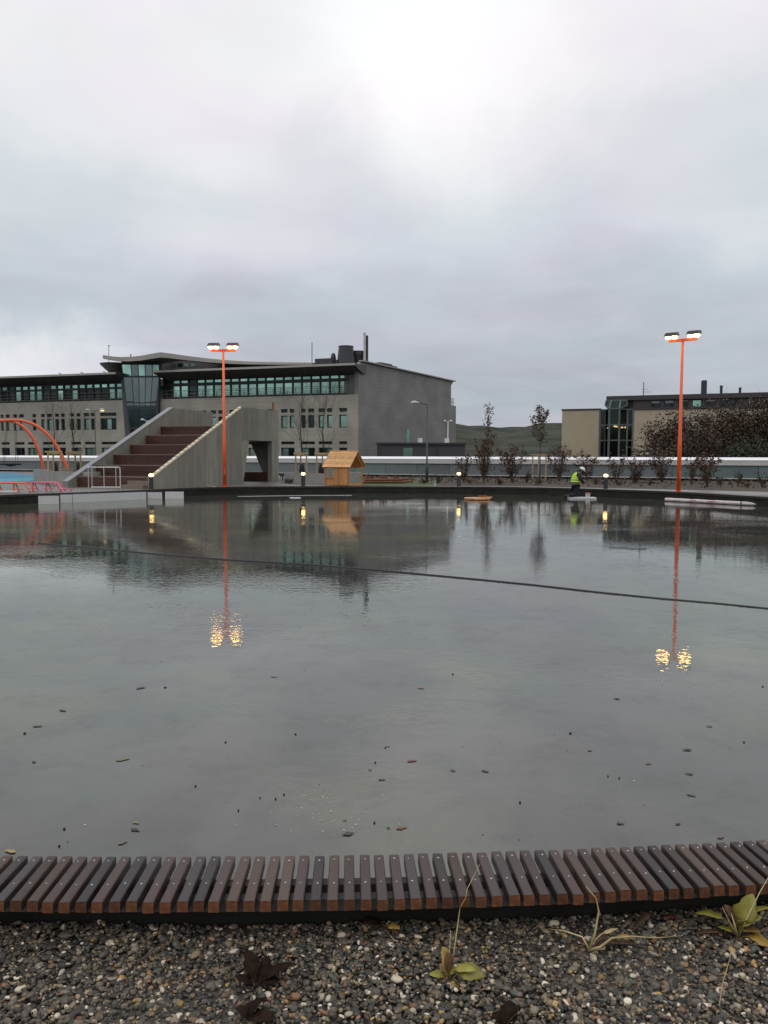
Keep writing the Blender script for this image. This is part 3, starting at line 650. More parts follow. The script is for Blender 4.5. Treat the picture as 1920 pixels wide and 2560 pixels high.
mb = MB(); uW = fu(306.5); wall_holes(F, mb, uW, uL1, zB, zst, holesL); F.slab(mb, uW + .3, uL1, zB, zst - .01, -12, -.45)
mb.add([F.p(uW, zst, 0), F.p(uL1, zst, 0), F.p(uL1, zst, -1.6), F.p(uW, zst, -1.6)], [(0, 1, 2, 3)])
mb.prism([F.p(uW, zB, 0), F.p(uW, zst, 0), F.p(fu(319), fz(319, 1104), 0), F.p(fu(324), zB, 0)], F.N.to_3d() * -.6)
mb.build('wall', m_stone, office, uvplane=(F.O, F.U))
for a, b, c, d, g, sp in winsL: window(F, office, a, b, c, d, -.2, g, sp, .10)
# top storey band, set back behind a balcony
VB = -.9
def band(pxs, refp, ytr, ymn, name_u0, name_u1, ztop):
    mbw = MB(); holes = []; ws = []
    for (p0, p1, gt, gm_) in pxs:
        a, b = sorted((F.hit(p0, 960, VB)[0], F.hit(p1, 960, VB)[0]))
        c, d = F.hit(refp, ytr[1], VB)[1], F.hit(refp, ytr[0], VB)[1]; holes.append((a, b, c, d)); ws.append((a, b, c, d, gt))
        c, d = F.hit(refp, ymn[1], VB)[1], F.hit(refp, ymn[0], VB)[1]; holes.append((a, b, c, d)); ws.append((a, b, c, d, gm_))
    wall_holes(F, mbw, name_u0, name_u1, zst + .004, ztop, holes, .15, VB); F.slab(mbw, name_u0 + .01, name_u1 - .01, zst, ztop - .02, -12, VB - .3)
    mbw.build('top_storey_wall', m_frame, office)
    for a, b, c, d, g in ws: window(F, office, a, b, c, d, VB - .08, g, 0, .035)
zTop = fz(890, 907, 1.8)                     # outer edge of the roof
zIn = zTop - .75
pxs = []; uA, uB = F.hit(411, 960, VB)[0], F.hit(893.5, 960, VB)[0]; nW = 22
wz = (uA - uB) / (nW - .16)
mbr = []
for i in range(nW):
    a = uB + i * wz; b = a + wz * .85; mbr.append((a, b))
def band_u(us, refp, ytr, ymn, u0, u1, ztop, pick):
    mbw = MB(); holes = []; ws = []
    t0, t1 = F.hit(refp, ytr[1], VB)[1], F.hit(refp, ytr[0], VB)[1]; q0, q1 = F.hit(refp, ymn[1], VB)[1], F.hit(refp, ymn[0], VB)[1]
    for i, (a, b) in enumerate(us):
        holes += [(a, b, t0, t1), (a, b, q0, q1)]; g1_, g2_ = pick(i); ws += [(a, b, t0, t1, g1_), (a, b, q0, q1, g2_)]
    wall_holes(F, mbw, u0, u1, zst + .004, ztop, holes, .15, VB); F.slab(mbw, u0 + .01, u1 - .01, zst, ztop - .02, -12, VB - .3)
    mbw.build('top_storey_wall', m_frame, office)
    for a, b, c, d, g in ws: window(F, office, a, b, c, d, VB - .08, g, 0, .035)
band_u(mbr, 890, (936.5, 944.5), (951.5, 982), .35, fu(397), zIn + .05, lambda i: ((T, T) if i != 18 else (Dk, Dk)))
usL = []; X = 1055.0; prevs = []
a0 = F.hit(306, 960, VB)[0]; wl = wz * .985
for i in range(22): usL.append((a0 + i * wl + .05, a0 + i * wl + wl * .84))
lit = {0, 1, 6, 8, 11, 12, 14, 20}
band_u(usL, 300, (958.5, 967.5), (971.5, 996), a0 - .1, uL1, zIn + .05, lambda i: (T if i % 5 or i < 6 else Dk, T if i in lit else Dk))
def roof(u0, u1, name='flat_roof'):
    mb = MB(); P = F.p
    a = [P(u0, zTop - .22, 1.8), P(u0, zTop, 1.8), P(u0, zTop + .05, -12), P(u0, zIn - .12, -12), P(u0, zIn - .12, -.6)]
    off = P(u1, 0) - P(u0, 0); n_ = 5; b = [q + off for q in a]
    mb.add(a + b, [(0, 1, 2, 3, 4), (5, 6, 7, 8, 9)[::-1]] + [(i, (i + 1) % 5, (i + 1) % 5 + 5, i + 5) for i in range(5)])
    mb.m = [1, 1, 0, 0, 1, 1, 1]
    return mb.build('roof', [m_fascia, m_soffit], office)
rR = roof(fu(903, 915, 0) , fu(381, 930, 1.8)); 
rL = roof(fu(289, 935, 1.8), uL1)
for px0, ps, rr_ in ((0, (411, 494, 624, 692, 761, 835), rR), (0, (46, 98, 153, 207, 265), rL)):
    for p in ps:
        u_ = fu(p, 930, .7); mb = MB(); mb.lathe(F.p(u_, zTop - .22 - .53 * 1.1 / 2.4 + .02, .7), [(.07, -.05), (.085, 0)], 8); mb.build('soffit_spot', m_spot, rr_)
for u0, u1 in ((.1, fu(394)), (fu(306), uL1)):
    mb = MB()
    for dz in (.25, .55, .95): mb.beam(F.p(u0, zst + dz, -.1), F.p(u1, zst + dz, -.1), .05, .05)
    u = u0
    while u < u1: mb.beam(F.p(u, zst, -.1), F.p(u, zst + .95, -.1), .05, .05); u += 1.8
    mb.build('railing', m_rail, office)
# end wall
E1 = Vector(((1125.5 - 960) / FPX * 103, 103.0)); Epl = Plane(O0, E1 - O0); 
eL = (E1 - O0).length
mb = MB()
zr0, zr1 = Epl.hit(903, 907)[1], Epl.hit(1125, 953)[1]
poly = [Epl.p(0, zB), Epl.p(eL, zB), Epl.p(eL, zr1 - .5), Epl.p(eL + .6, zr1), Epl.p(.6, zr0 + .1), Epl.p(0, zr0 - .3)]
mb.prism([q + Epl.N.to_3d() * .01 for q in poly], Epl.N.to_3d() * -.5)
mb.build('end_wall', m_slate, office, uvplane=(Epl.O, Epl.U))
mb = MB(); mb.beam(Epl.p(0.4, zr0 + .2, .05), Epl.p(eL + .8, zr1 + .08, .05), .5, .12); mb.build('roof_edge', m_fascia, office)
# dark bulk behind end wall so the roof has depth
mb = MB(); P = Epl.p; mb.prism([P(.5, zB, -.6), P(eL - .1, zB, -.6), P(eL - .1, zr1 - .3, -.6), P(.6, zr0 - .1, -.6)], Epl.N.to_3d() * -12); mb.build('rear_roof', m_slate, office, uvplane=(Epl.O, Epl.U))
# lower step at the far end with a balcony rail
q0 = Epl.hit(1125, 1013)[1]; ue = Epl.hit(1140, 1013)[0]
mb = MB(); Epl.slab(mb, eL + .02, ue, zB, q0, -9, 0); mb.build('rear_annexe', m_slate, office, uvplane=(Epl.O, Epl.U))
mb = MB()
for dz in (.4, .9): mb.beam(Epl.p(eL - .3, q0 + dz, -.1), Epl.p(ue - .4, q0 + dz, -.1), .05, .05)
for k in range(4): uu = eL + (ue - eL - .5) * k / 3; mb.beam(Epl.p(uu, q0, -.1), Epl.p(uu, q0 + .9, -.1), .05, .05)
mb.build('railing', m_rail, office)
# glass entrance tower
tower = MB().add([], []) 
VT = .5
def fp(X, Y, v=VT): a = F.hit(X / 3.456, 820 + Y / 3.456, v); return F.p(a[0], a[1], v)
rowsY = [318, 412, 428, 628, 645, 672, 690, 1160]
def leftX(Y): return 1052 + (Y - 318) * (1135 - 1052) / (980 - 318)
def rightX(Y): return 1376 if Y < 420 else 1376 - (Y - 420) * .11 if Y < 650 else 1350
tops = [0, .24, .43, .62, .81, 1.0]
mb = MB(); mb.prism([fp(leftX(300) - 6, 300), fp(1380, 300), fp(1352, 1180), fp(leftX(1180) - 6, 1180)], F.N.to_3d() * -.3); tw = mb.build('glass_tower_frame', m_frame, office)
for (ya, yb, kind_) in ((318, 412, 'u'), (428, 628, 'm'), (650, 670, 's'), (700, 860, 'd'), (872, 1160, 'd')):
    for i in range(5):
        def pt(k, Y): l, r = leftX(Y), rightX(Y); return fp(l + (r - l) * k, Y, VT + .02)
        a, b = tops[i] + .012, tops[i + 1] - .012
        bow = 14 * math.sin(math.pi * (tops[i] + tops[i + 1]) / 2) if kind_ == 'm' else 0
        g = {'u': m_ggrey if i % 2 else m_gteal, 'm': m_ggrey, 's': m_ggrey, 'd': m_gdark}[kind_]  # reflection put into the glass colour: upper rows pale, lower rows dark
        mb = MB(); mb.prism([pt(a, yb + bow), pt(b, yb + bow), pt(b, ya), pt(a, ya)], F.N.to_3d() * -.04); mb.build('pane', g, tw)
mb = MB(); mb.prism([fp(1040, 395, .35), fp(1068, 395, .35), fp(1135, 985, .35), fp(1150, 1180, .35), fp(1100, 1180, .35), fp(1086, 985, .35)], F.N.to_3d() * -.6); mb.build('leaning_pier', m_soffit, office)
# swooping roof
def fx(px, py, v): a = F.hit(px, py, v); return F.p(a[0], a[1], v)
topL = [(257, 887.5), (275, 890.5), (300, 892.5), (325, 892), (350, 889.5), (375, 885), (401, 880.5)]
topR = [(401, 880.5), (430, 884), (470, 890), (520, 896), (570, 900.5), (620, 903.5), (700, 905.5), (780, 906.5)]
def vl(i, n_): return 1.0 + 2.6 * i / n_
def vr(i, n_): return 3.6 - 7.5 * i / n_
mb = MB(); front = []; lower = []
for i, (x, y) in enumerate(topL): v_ = vl(i, 6); front.append(fx(x, y, v_)); lower.append(fx(x, y + 9.5 + 3.5 * i / 6, v_))
for i, (x, y) in enumerate(topR[1:], 1): v_ = vr(i, 7); front.append(fx(x, y, v_)); lower.append(fx(x, y + 13 - 8 * i / 7, v_))
nb = len(front); back = [p + F.N.to_3d() * -4.2 + Vector((0, 0, .12)) for i, p in enumerate(front)]; backl = [p + F.N.to_3d() * -4.2 + Vector((0, 0, .10)) for i, p in enumerate(lower)]
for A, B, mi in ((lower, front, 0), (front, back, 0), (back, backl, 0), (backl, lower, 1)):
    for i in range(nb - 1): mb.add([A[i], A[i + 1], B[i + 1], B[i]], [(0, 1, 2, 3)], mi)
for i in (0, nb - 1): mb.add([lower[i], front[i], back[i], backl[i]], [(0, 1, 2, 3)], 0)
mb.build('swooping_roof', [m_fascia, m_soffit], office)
# dark clerestory storey under the swoop
mb = MB(); a_, b_ = fu(780, 915, -3.5), fu(398, 915, -3.5); zz0 = zTop - .2; mb.prism([F.p(a_, zz0, -3.5), F.p(b_, zz0, -3.5), F.p(b_, fz(401, 893, -3.5), -3.5), F.p(fu(520, 900, -3.5), fz(520, 903, -3.5), -3.5), F.p(a_, zz0 + .5, -3.5)], F.N.to_3d() * -5)
cl = mb.build('clerestory_wall', m_soffit, office)
for (x0, x1) in ((412, 424), (427, 440), (444, 456), (460, 472), (477, 488)):
    mb = MB(); mb.prism([fx(x0, 917, -3.46), fx(x1, 917, -3.46), fx(x1, 907 + (x1 - 412) * .04, -3.46), fx(x0, 907 + (x0 - 412) * .04, -3.46)], F.N.to_3d() * -.04); mb.build('pane', m_gteal if x0 != 444 else m_gdark, cl)
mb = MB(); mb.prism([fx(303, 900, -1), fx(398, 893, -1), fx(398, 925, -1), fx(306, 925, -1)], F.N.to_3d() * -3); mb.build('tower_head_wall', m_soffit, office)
mb = MB(); c_ = fx(291, 931, -1.5); r0 = .9; mb.lathe(c_, [(r0, 0), (r0 + .35, .3), (r0 + .95, .9), (r0 + 1.0, 1.0), (.3, 1.02)], 20); mb.build('round_roof_pod', m_soffit, office)
# roof equipment
def eqp(px, py, v): return fx(px, py, v)
def roofbase(px, v): a = fu(px, 907, v); return F.p(a, zTop - .1, v)
e = MB(); a_ = eqp(787, 897, -4); b_ = eqp(829, 897, -4); F.slab(e, F.hit(787, 900, -4)[0], F.hit(829, 900, -4)[0], zTop - .3, a_.z, -7, -4); e.build('plant_box', m_dark, office)
def drum(px0, px1, pyt, v, prof, name, m=m_dark, n_=24):
    a, b = fx(px0, pyt, v), fx(px1, pyt, v); c = (a + b) / 2; rad = (a - b).length / 2; mb = MB(); h = c.z - (zTop - .3)
    mb.lathe((c.x, c.y, zTop - .3), [(rad * r_, h * z_) for r_, z_ in prof], n_); return mb.build(name, m, office)
drum(843, 887, 865.5, -5, [(1.02, 0), (1.0, .2), (.98, .28), (.78, .96), (.80, .98), (.80, 1), (.6, 1.0)], 'exhaust_cone')
drum(878, 912, 878.5, -6.5, [(.55, 0), (.6, .3), (.95, .8), (1, .84), (1, 1), (.8, 1)], 'exhaust_bowl')
drum(827, 839.5, 883, -5, [(.55, 0), (.6, .4), (1, .5), (1, .8), (.7, .95), (.5, 1)], 'round_vent', n_=14)
drum(908.5, 914.5, 832, -6, [(1, 0), (1, .97), (1.15, .97), (1.15, 1)], 'steel_flue', mat('weathered_flue', (.55, .54, .5), .4, .15, 3), 14)
drum(914.6, 920.5, 839, -6.3, [(1, 0), (1, .98), (1.05, 1)], 'black_flue', m_dark, 14)
mb = MB(); mb.tube([fx(780, 907, -6), fx(780, 856, -6)], .045, 6); mb.build('roof_mast', m_dark, office)
mb = MB(); mb.tube([fx(272, 930, -5), fx(272, 863, -5)], .035, 6); mb.beam(fx(269, 864, -5), fx(276, 864, -5), .05, .05); mb.build('roof_mast', m_dark, office)
mb = MB(); mb.tube([fx(327, 893, 1), fx(327, 885, 1)], .06, 6); mb.build('roof_mast', m_dark, office)
for (x0, x1, yt, vv) in ((929, 944, 907, -3), (953, 981, 905.5, -4), (975, 993, 913, -3)):
    uu = Epl.hit(x0, yt, vv)[0], Epl.hit(x1, yt, vv)[0]; mb = MB(); zt_ = Epl.hit(x0, yt, vv)[1]; Epl.slab(mb, uu[0], uu[1], zt_ - 1.6, zt_, vv - 1.2, vv); mb.build('roof_vent', m_soffit, office)
for p, y in ((153, 935), (208, 933), (264, 931), (525, 911)):
    mb = MB(); c_ = fx(p, y, .5); mb.tube([c_ - Vector((0, 0, .3)), c_, c_ + Vector((-.3, 0, .12))], .05, 6); mb.build('roof_light_bracket', m_dark, office)
# low dark annexe in front of the end wall
lowb = thing('low_annexe', 'low dark flat-roofed building at the foot of the grey end wall', 'building', (AT(1050, 1140, 80).x, 80, -7.5))
Lp = Plane(AT(952, 1140, 80).to_2d(), Vector((1, .12)))
Lp.N = Vector((Lp.U.y, -Lp.U.x))
u1 = Lp.hit(1163, 1120)[0]; u2 = Lp.hit(1093, 1120)[0]; zt = Lp.hit(960, 1111)[1]
mb = MB(); Lp.slab(mb, 0, u1, -7.5, zt, -3.4, 0); mb.build('wall', mat('charcoal_wall', (.055, .055, .06), .7, .1, .5), lowb)
mb = MB(); Lp.slab(mb, -.15, u1 + .15, zt + .003, zt + .2, -3.45, .15); mb.build('roof', m_dark, lowb)
mb = MB(); Lp.slab(mb, Lp.hit(1008, 1130)[0], Lp.hit(1031, 1130)[0], .2, zt - .35, -.05, .02); mb.build('door', m_gteal, lowb)
mb = MB(); Lp.slab(mb, u2 - .06, u2 + .06, -7, zt - .1, 0, .08); mb.build('downpipe', m_dark, lowb)
for (x0, x1, y0, m_) in ((1016.5, 1023.5, 1073, m_gteal), (1046, 1056, 1095, m_whitep), (1113, 1123, 1095, m_whitep)):
    mb = MB(); Lp.slab(mb, Lp.hit(x0, y0, -1)[0], Lp.hit(x1, y0, -1)[0], zt + .2, Lp.hit(x0, y0, -1)[1], -1.6, -1); mb.build('roof_vent', m_, lowb)

# ---- tan building on the right
RO = Vector(((1402 - 960) / FPX * 100, 100.0)); RE = Vector((960 / FPX * 91, 91.0)); G = Plane(RO, RE - RO)
tanb = thing('tan_building', 'tan rendered building with brown upper storey and a dark glazed bay, behind red-brown trees', 'building', (RO.x + 15, RO.y + 8, -7.5))
gu = lambda px, py=1050, v=0.0: G.hit(px, py, v)[0]
gz_ = lambda px, py, v=0.0: G.hit(px, py, v)[1]
uE = gu(1920) + 16
zc = gz_(1410, 1026)
mb = MB(); G.slab(mb, 0, gu(1499.5), -7.5, zc, -14, 0); mb.build('wall', m_tan, tanb)
mb = MB(); G.slab(mb, -.1, gu(1501), zc + .003, zc + .16, -14, .1); mb.build('roof_edge', m_brownband, tanb)
zb1 = gz_(1590, 1024.5)
mb = MB(); G.slab(mb, gu(1582), uE, -7.5, zb1, -14, 0); mb.build('wall', m_tan, tanb)
zrt = gz_(1520, 991)
wins = []
for x0, x1, bl in ((1626, 1651, .35), (1659.5, 1685, .35), (1694, 1720, .2), (1729, 1753, 1.0), (1762, 1789, .25), (1799, 1826, .1), (1832, 1854, .0), (1868, 1875, .8), (1893, 1900, .8), (1906, 1932, .5), (1960, 1990, .3), (2010, 2040, .3)):
    wins.append((gu(x0), gu(x1), gz_(1640, 1020), gz_(1640, 1001.5), bl))
mb = MB(); wall_holes(G, mb, gu(1582), uE, zb1 + .003, zrt - .55, [w_[:4] for w_ in wins], .2, .12); G.slab(mb, gu(1517), gu(1582) - .01, zb1 + .02, zrt - .56, -12, -.3); G.slab(mb, gu(1582), uE, zb1 + .01, zrt - .56, -12, -.1); mb.build('upper_wall', m_brownband, tanb)
for a, b, c, d, bl in wins:
    f = window(G, tanb, a, b, c, d, -.02, m_gdark if bl < .9 else m_gteal, 1 if bl < .9 else 0, .09)
    if 0 < bl < .9: mb = MB(); G.slab(mb, a + .1, b - .1, d - (d - c) * bl, d - .05, -.03, -.005); mb.build('blind', m_blind, f)
mb = MB(); G.slab(mb, gu(1515.5), uE, zrt - .54, zrt, -13, .35); mb.build('roof', m_brownband, tanb)
for (x0, x1, y0) in ((1753, 1768, 951), (1800, 1807, 964), (1847, 1853.5, 969)):
    v_ = -3; a, b = gu(x0, y0, v_), gu(x1, y0, v_); zt_ = gz_(x0, y0, v_); c = G.p((a + b) / 2, zrt, v_); r_ = (b - a) / 2
    mb = MB(); mb.lathe(c, [(r_, -.2), (r_, (zt_ - zrt) * .85), (r_ * 1.25, (zt_ - zrt) * .86), (r_ * 1.25, zt_ - zrt)] if x0 != 1753 else [(r_, -.2), (r_, zt_ - zrt - .1), (r_ * .8, zt_ - zrt)], 14); mb.build('chimney', m_dark, tanb)
mb = MB(); c = G.p(gu(1609, 970, -4), 0, -4); mb.tube([(c.x, c.y, zrt - .2), (c.x, c.y, gz_(1609, 955, -4))], .05, 6); zz1 = gz_(1609, 980, -4)
for dz, l in ((0, .9), (.35, .5)): mb.beam((c.x - .2, c.y, zz1 + dz), (c.x + l, c.y, zz1 + dz), .04, .04)
mb.build('roof_aerial', m_dark, tanb)
# glazed bay
ub = [gu(1500), gu(1514), gu(1526), gu(1551), gu(1568), gu(1582)]; VJ = [0, .1, 1.3, 1.3, .1, 0]
zbt = gz_(1540, 1024); zrows = [-7.5, gz_(1540, 1101), gz_(1540, 1063), zbt]
room = MB(); G.slab(room, ub[0] + .1, ub[5] - .1, zrows[1] + .02, zrows[1] + .12, -4.2, -.1); G.slab(room, ub[0] + .05, ub[5] - .05, -7.5, zbt, -4.5, -4.2); G.slab(room, ub[0] + .1, ub[5] - .1, zrows[2] + .25, zrows[2] + .35, -4.2, -.1); G.slab(room, ub[0] + .1, ub[5] - .1, zbt - .1, zbt, -4.2, 0)
bayr = room.build('bay_interior', m_interior, tanb)
for i in range(5):
    for j in range(3):
        a, b = Vector(G.p(ub[i], 0, VJ[i])), Vector(G.p(ub[i + 1], 0, VJ[i + 1])); d = (b - a).normalized()
        q = [a + d * .09, b - d * .09]; z0, z1 = zrows[j] + .07, zrows[j + 1] - .07
        mb = MB(); nn = Vector((d.y, -d.x, 0)) * .03; mb.prism([(q[0].x, q[0].y, z0), (q[1].x, q[1].y, z0), (q[1].x, q[1].y, z1), (q[0].x, q[0].y, z1)], nn); mb.build('pane', m_glassthin, bayr)
mb = MB()
for i in range(6):
    a = G.p(ub[i], 0, VJ[i]); mb.box((a.x, a.y, (zbt - 7.5) / 2), (.2, .2, zbt + 7.5))
for i in range(5):
    for z in zrows[1:]: a, b = G.p(ub[i], z, VJ[i]), G.p(ub[i + 1], z, VJ[i + 1]); mb.beam(a, b, .14, .14)
# sloping glazed cap of the bay
cap = [G.p(ub[1] + .1, gz_(1516, 1002), .5), G.p(ub[4] - .1, gz_(1572, 1001), .5)]
low_ = [G.p(ub[1], gz_(1516, 1014), .5), G.p(ub[2], zbt + .05, 1.35), G.p(ub[3], zbt + .05, 1.35), G.p(ub[4], gz_(1573, 1013), .5)]
for a, b in ((cap[0], cap[1]), (cap[0], low_[0]), (low_[0], low_[1]), (low_[1], low_[2]), (low_[2], low_[3]), (low_[3], cap[1]), (cap[0].lerp(cap[1], .25), low_[1]), (cap[0].lerp(cap[1], .72), low_[2])): mb.beam(a, b, .17, .17)
mb.build('mullions', m_mullion, bayr)
q = [cap[0], cap[0].lerp(cap[1], .25), cap[0].lerp(cap[1], .72), cap[1]]
for poly in ((cap[0], low_[0], low_[1], q[1]), (q[1], low_[1], low_[2], q[2]), (q[2], low_[2], low_[3], cap[1])):
    mb = MB(); mb.prism(poly, G.N.to_3d() * -.04); mb.build('pane', m_gdark, bayr)
for (x, y, v_) in ((1537, 1066, -1.5), (1541, 1067, -2.4), (1555, 1069, -1.8), (1564, 1069, -1.5), (1521, 1070, -2.5)):
    c = G.p(gu(x, y, v_), gz_(x, y, v_), v_); mb = MB(); mb.lathe(c, [(.05, .12), (.16, .05), (.18, -.02), (.1, -.06)], 10); mb.build('pendant_lamp', m_room, bayr)

# ------------------------------------------------------------------ hills
def hill():
    na, nr = 360, 26; V = []; 
    def nz(a, k): return sum(math.sin(a * f_ + p_) * w_ for f_, p_, w_ in ((23, 1.3, .35), (47, 4.0, .45), (91, 2.2, .22), (151, .6, .10), (260, 3.3, .06)))
    for j in range(nr):
        t = j / (nr - 1); r_ = 420 + 900 * t
        for i in range(na):
            a = 2 * math.pi * i / na; az = math.atan2(math.cos(a), math.sin(a))
            ridge = 40 + 3.6 * nz(az, 0) + 4 * math.sin(az * 2)
            h = -7.5 + (ridge + 7.5) * (t / .62 if t < .62 else 1 - (t - .62) * .8) ** (1.3 if t < .62 else 1)
            h += 1.6 * math.sin(a * 170 + t * 30) * t + 1.2 * math.sin(a * 71 - t * 55) * t
            V.append((r_ * math.cos(a), r_ * math.sin(a), h))
    Fc = [(j * na + i, j * na + (i + 1) % na, (j + 1) * na + (i + 1) % na, (j + 1) * na + i) for j in range(nr - 1) for i in range(na)]
    mb = MB(); mb.add(V, Fc); mb.build('hills', m_hill, kind='structure', smooth=True)
hill()
# ------------------------------------------------------------------ trees, shrubs
def branchy(mb, base, h, r0, seed, levels=3, spread=.55, nb=9, start=.35, tips=None, lean=0.0):
    r_ = random.Random(seed); base = Vector(base)
    pts = [base + Vector((r_.gauss(0, .012) * h * t + lean * t * h, r_.gauss(0, .012) * h * t, h * t)) for t in (0, .2, .4, .6, .8, 1)]
    mb_t = MB(); mb_t.tube(pts, [r0 * (1 - .8 * t) for t in (0, .2, .4, .6, .8, 1)], 7)
    def grow(p, d, l, r__, lv):
        q = [p]; dd = d.copy()
        for _ in range(3): dd = (dd + Vector((r_.gauss(0, .18), r_.gauss(0, .18), r_.gauss(.06, .12)))).normalized(); q.append(q[-1] + dd * l / 3)
        mb.tube(q, [r__, r__ * .75, r__ * .5, r__ * .25], 4, cap=False)
        if tips is not None: tips.extend(q[1:])
        if lv > 0:
            for _ in range(3 if lv > 1 else 2):
                k = r_.choice((1, 2, 2, 3)); d2 = (dd + Vector((r_.gauss(0, .6), r_.gauss(0, .6), r_.gauss(.15, .3)))).normalized(); grow(q[k], d2, l * .6, r__ * .5, lv - 1)
    for i in range(nb):
        t = start + (1 - start) * (i + r_.random() * .6) / nb; t = min(t, .99); k = min(4, int(t * 5)); p = pts[k].lerp(pts[k + 1], t * 5 - k)
        a = i * 2.4 + r_.random(); d = Vector((math.cos(a) * spread, math.sin(a) * spread, 1 - spread * .5)).normalized(); grow(p, d, h * .30 * (1.15 - t * .6), r0 * .38 * (1.15 - t), levels - 1)
    return mb_t
def tree(name, label, cat, loc, h, r0, seed, leaves=0, pal=None, lsize=.1, levels=3, spread=.55, nb=9, start=.35, group=None, jit=.1, mt=None, lean=0.0, lkeep=None, squeeze=1.0):
    root = thing(name, label, cat, loc, group); mb = MB(); tips = []
    tr = branchy(mb, loc, h, r0, seed, levels, spread, nb, start, tips, lean)
    if squeeze != 1.0:
        mb.v = [(loc[0] + (q[0] - loc[0]) * squeeze, loc[1] + (q[1] - loc[1]) * squeeze, q[2]) for q in mb.v]; tips = [Vector((loc[0] + (q[0] - loc[0]) * squeeze, loc[1] + (q[1] - loc[1]) * squeeze, q[2])) for q in tips]
    tr.build('trunk', mt or m_bark, root, smooth=True); mb.build('branches', mt or m_bark, root)
    if leaves:
        tp = np.array([tuple(t_) for t_ in tips if lkeep is None or lkeep(t_)]); c = tp[rng.integers(0, len(tp), leaves)] + rng.normal(0, jit, (leaves, 3))
        V, F_, K = leaf_cloud(c, lsize, palette(leaves, pal, .3)); np_mesh('crown', V, F_, m_leaf, K, root)
    return root
BROWN = [(.10, .045, .025), (.075, .035, .022), (.13, .06, .03), (.055, .035, .022)]
DKRED = [(.10, .05, .024), (.075, .042, .024), (.060, .042, .024), (.034, .016, .011), (.026, .015, .010), (.046, .022, .013), (.020, .014, .010), (.055, .033, .015)]
# tall bare street trees before the office facade
for px, yt, Y, sd_, lab in ((751, 985, 66, 3, 'bare slender tree before the office windows, left of the pair above the planter'), (812, 985, 66, 9, 'bare slender tree before the office, right of the pair, behind the wooden playhouse'),
                            (133, 1010, 74, 5, 'bare slender tree behind the orange arches, left of the pair'), (187, 1010, 74, 12, 'bare slender tree just right of the orange arches')):
    top = AT(px, yt, Y); tree('bare_tree', lab, 'tree', (top.x, Y, -1.5 if Y > 70 else .33) if False else (AT(px, 1140, Y).x, Y if Y < 50 else Y, -7.5), top.z + 7.5, .11, sd_, levels=3, spread=.35, nb=12, start=.62, group='bare young trees before the office building')
# dark red-brown trees right behind the parapet
def bigtree(label, cpx, ytop, Y, wpx, seed, n, pal):
    c = AT(cpx, 1140, Y); top = AT(cpx, ytop, Y).z; rad = wpx / FPX * Y / 2; loc = (c.x, Y, -7.5)
    root = thing('autumn_tree', label, 'tree', loc, 'dark autumn trees behind the parapet'); mb = MB(); tips = []
    tr = branchy(mb, loc, (top + 7.5) * .93, .22, seed, 4, .62, 12, .35, tips); tr.build('trunk', m_bark, root, smooth=True); mb.build('branches', m_bark, root)
    nc = 120; u_ = rng.normal(size=(nc, 3)); u_ /= np.linalg.norm(u_, axis=1)[:, None]; rr__ = rng.uniform(.35, 1, nc) ** .5
    hz_ = (top + 2.0) / 2
    cc = np.array([c.x, Y, top - hz_ * 1.02]) + u_ * rr__[:, None] * np.array([rad, rad * .8, hz_])
    per = n // nc; cen = np.repeat(cc, per, axis=0) + rng.normal(0, 1, (nc * per, 3)).clip(-1.5, 1.5) * np.repeat(rng.uniform(.3, .75, (nc, 1)), per, axis=0)
    tone = np.repeat(palette(nc, pal, .4), per, axis=0) * rng.uniform(.65, 1.35, (nc * per, 1))
    V, F_, K = leaf_cloud(cen, .105, np.clip(tone, 0, 1)); np_mesh('crown', V, F_, m_leaf, K, root)
bigtree('dark red-brown tree at the left end of the row, overlapping the tan wall', 1690, 1044, 62, 190, 21, 14000, DKRED)
bigtree('dark red-brown tree behind the right orange lamp post', 1765, 1018, 64, 205, 22, 16000, DKRED)
bigtree('dense dark brown tree second from the right edge', 1855, 1010, 62, 205, 23, 16000, DKRED)
bigtree('tall dark brown tree at the right edge of the row', 1935, 1004, 60, 200, 24, 16000, DKRED)
bigtree('low dark green bushy tree under the brown ones near the right edge', 1880, 1098, 56, 190, 25, 7000, [(.03, .042, .02), (.045, .055, .028), (.025, .03, .02)])
bigtree('low dark brown bushy tree left of the green one', 1740, 1088, 57, 170, 26, 7000, DKRED)

# planting bed and lawn on the terrace
def bedpoly(name, pts, z, m):
    mb = MB(); mb.add([(p[0], p[1], z) for p in pts], [tuple(range(len(pts)))]); return mb.build(name, m, kind='structure')
def rp(px, py): q = W(px, py, .335); return (q.x, q.y)
bedpoly('planting_bed', [rp(1090, 1214.5), rp(1200, 1214.5), rp(1350, 1216), rp(1480, 1219), rp(1620, 1222), rp(1760, 1225), rp(1960, 1230), pl(UR - 1, 0, .4)[:2], pl(34, 0, .4)[:2], rp(1090, 1200)], .337, m_soil)
bedpoly('lawn', [rp(905, 1214.5), rp(1085, 1214), rp(1088, 1201), pl(33.8, 0, .4)[:2], pl(27, 0, .4)[:2], rp(905, 1204)], .3345, m_lawn)
bedpoly('pale_path', [rp(1500, 1223), rp(1620, 1223.5), rp(1760, 1226.5), rp(1960, 1231.5), rp(1960, 1241), rp(1760, 1231), rp(1620, 1225.5)], .3335, mat('pale_wet_paving', (.21, .205, .195), .35, .2, 2))
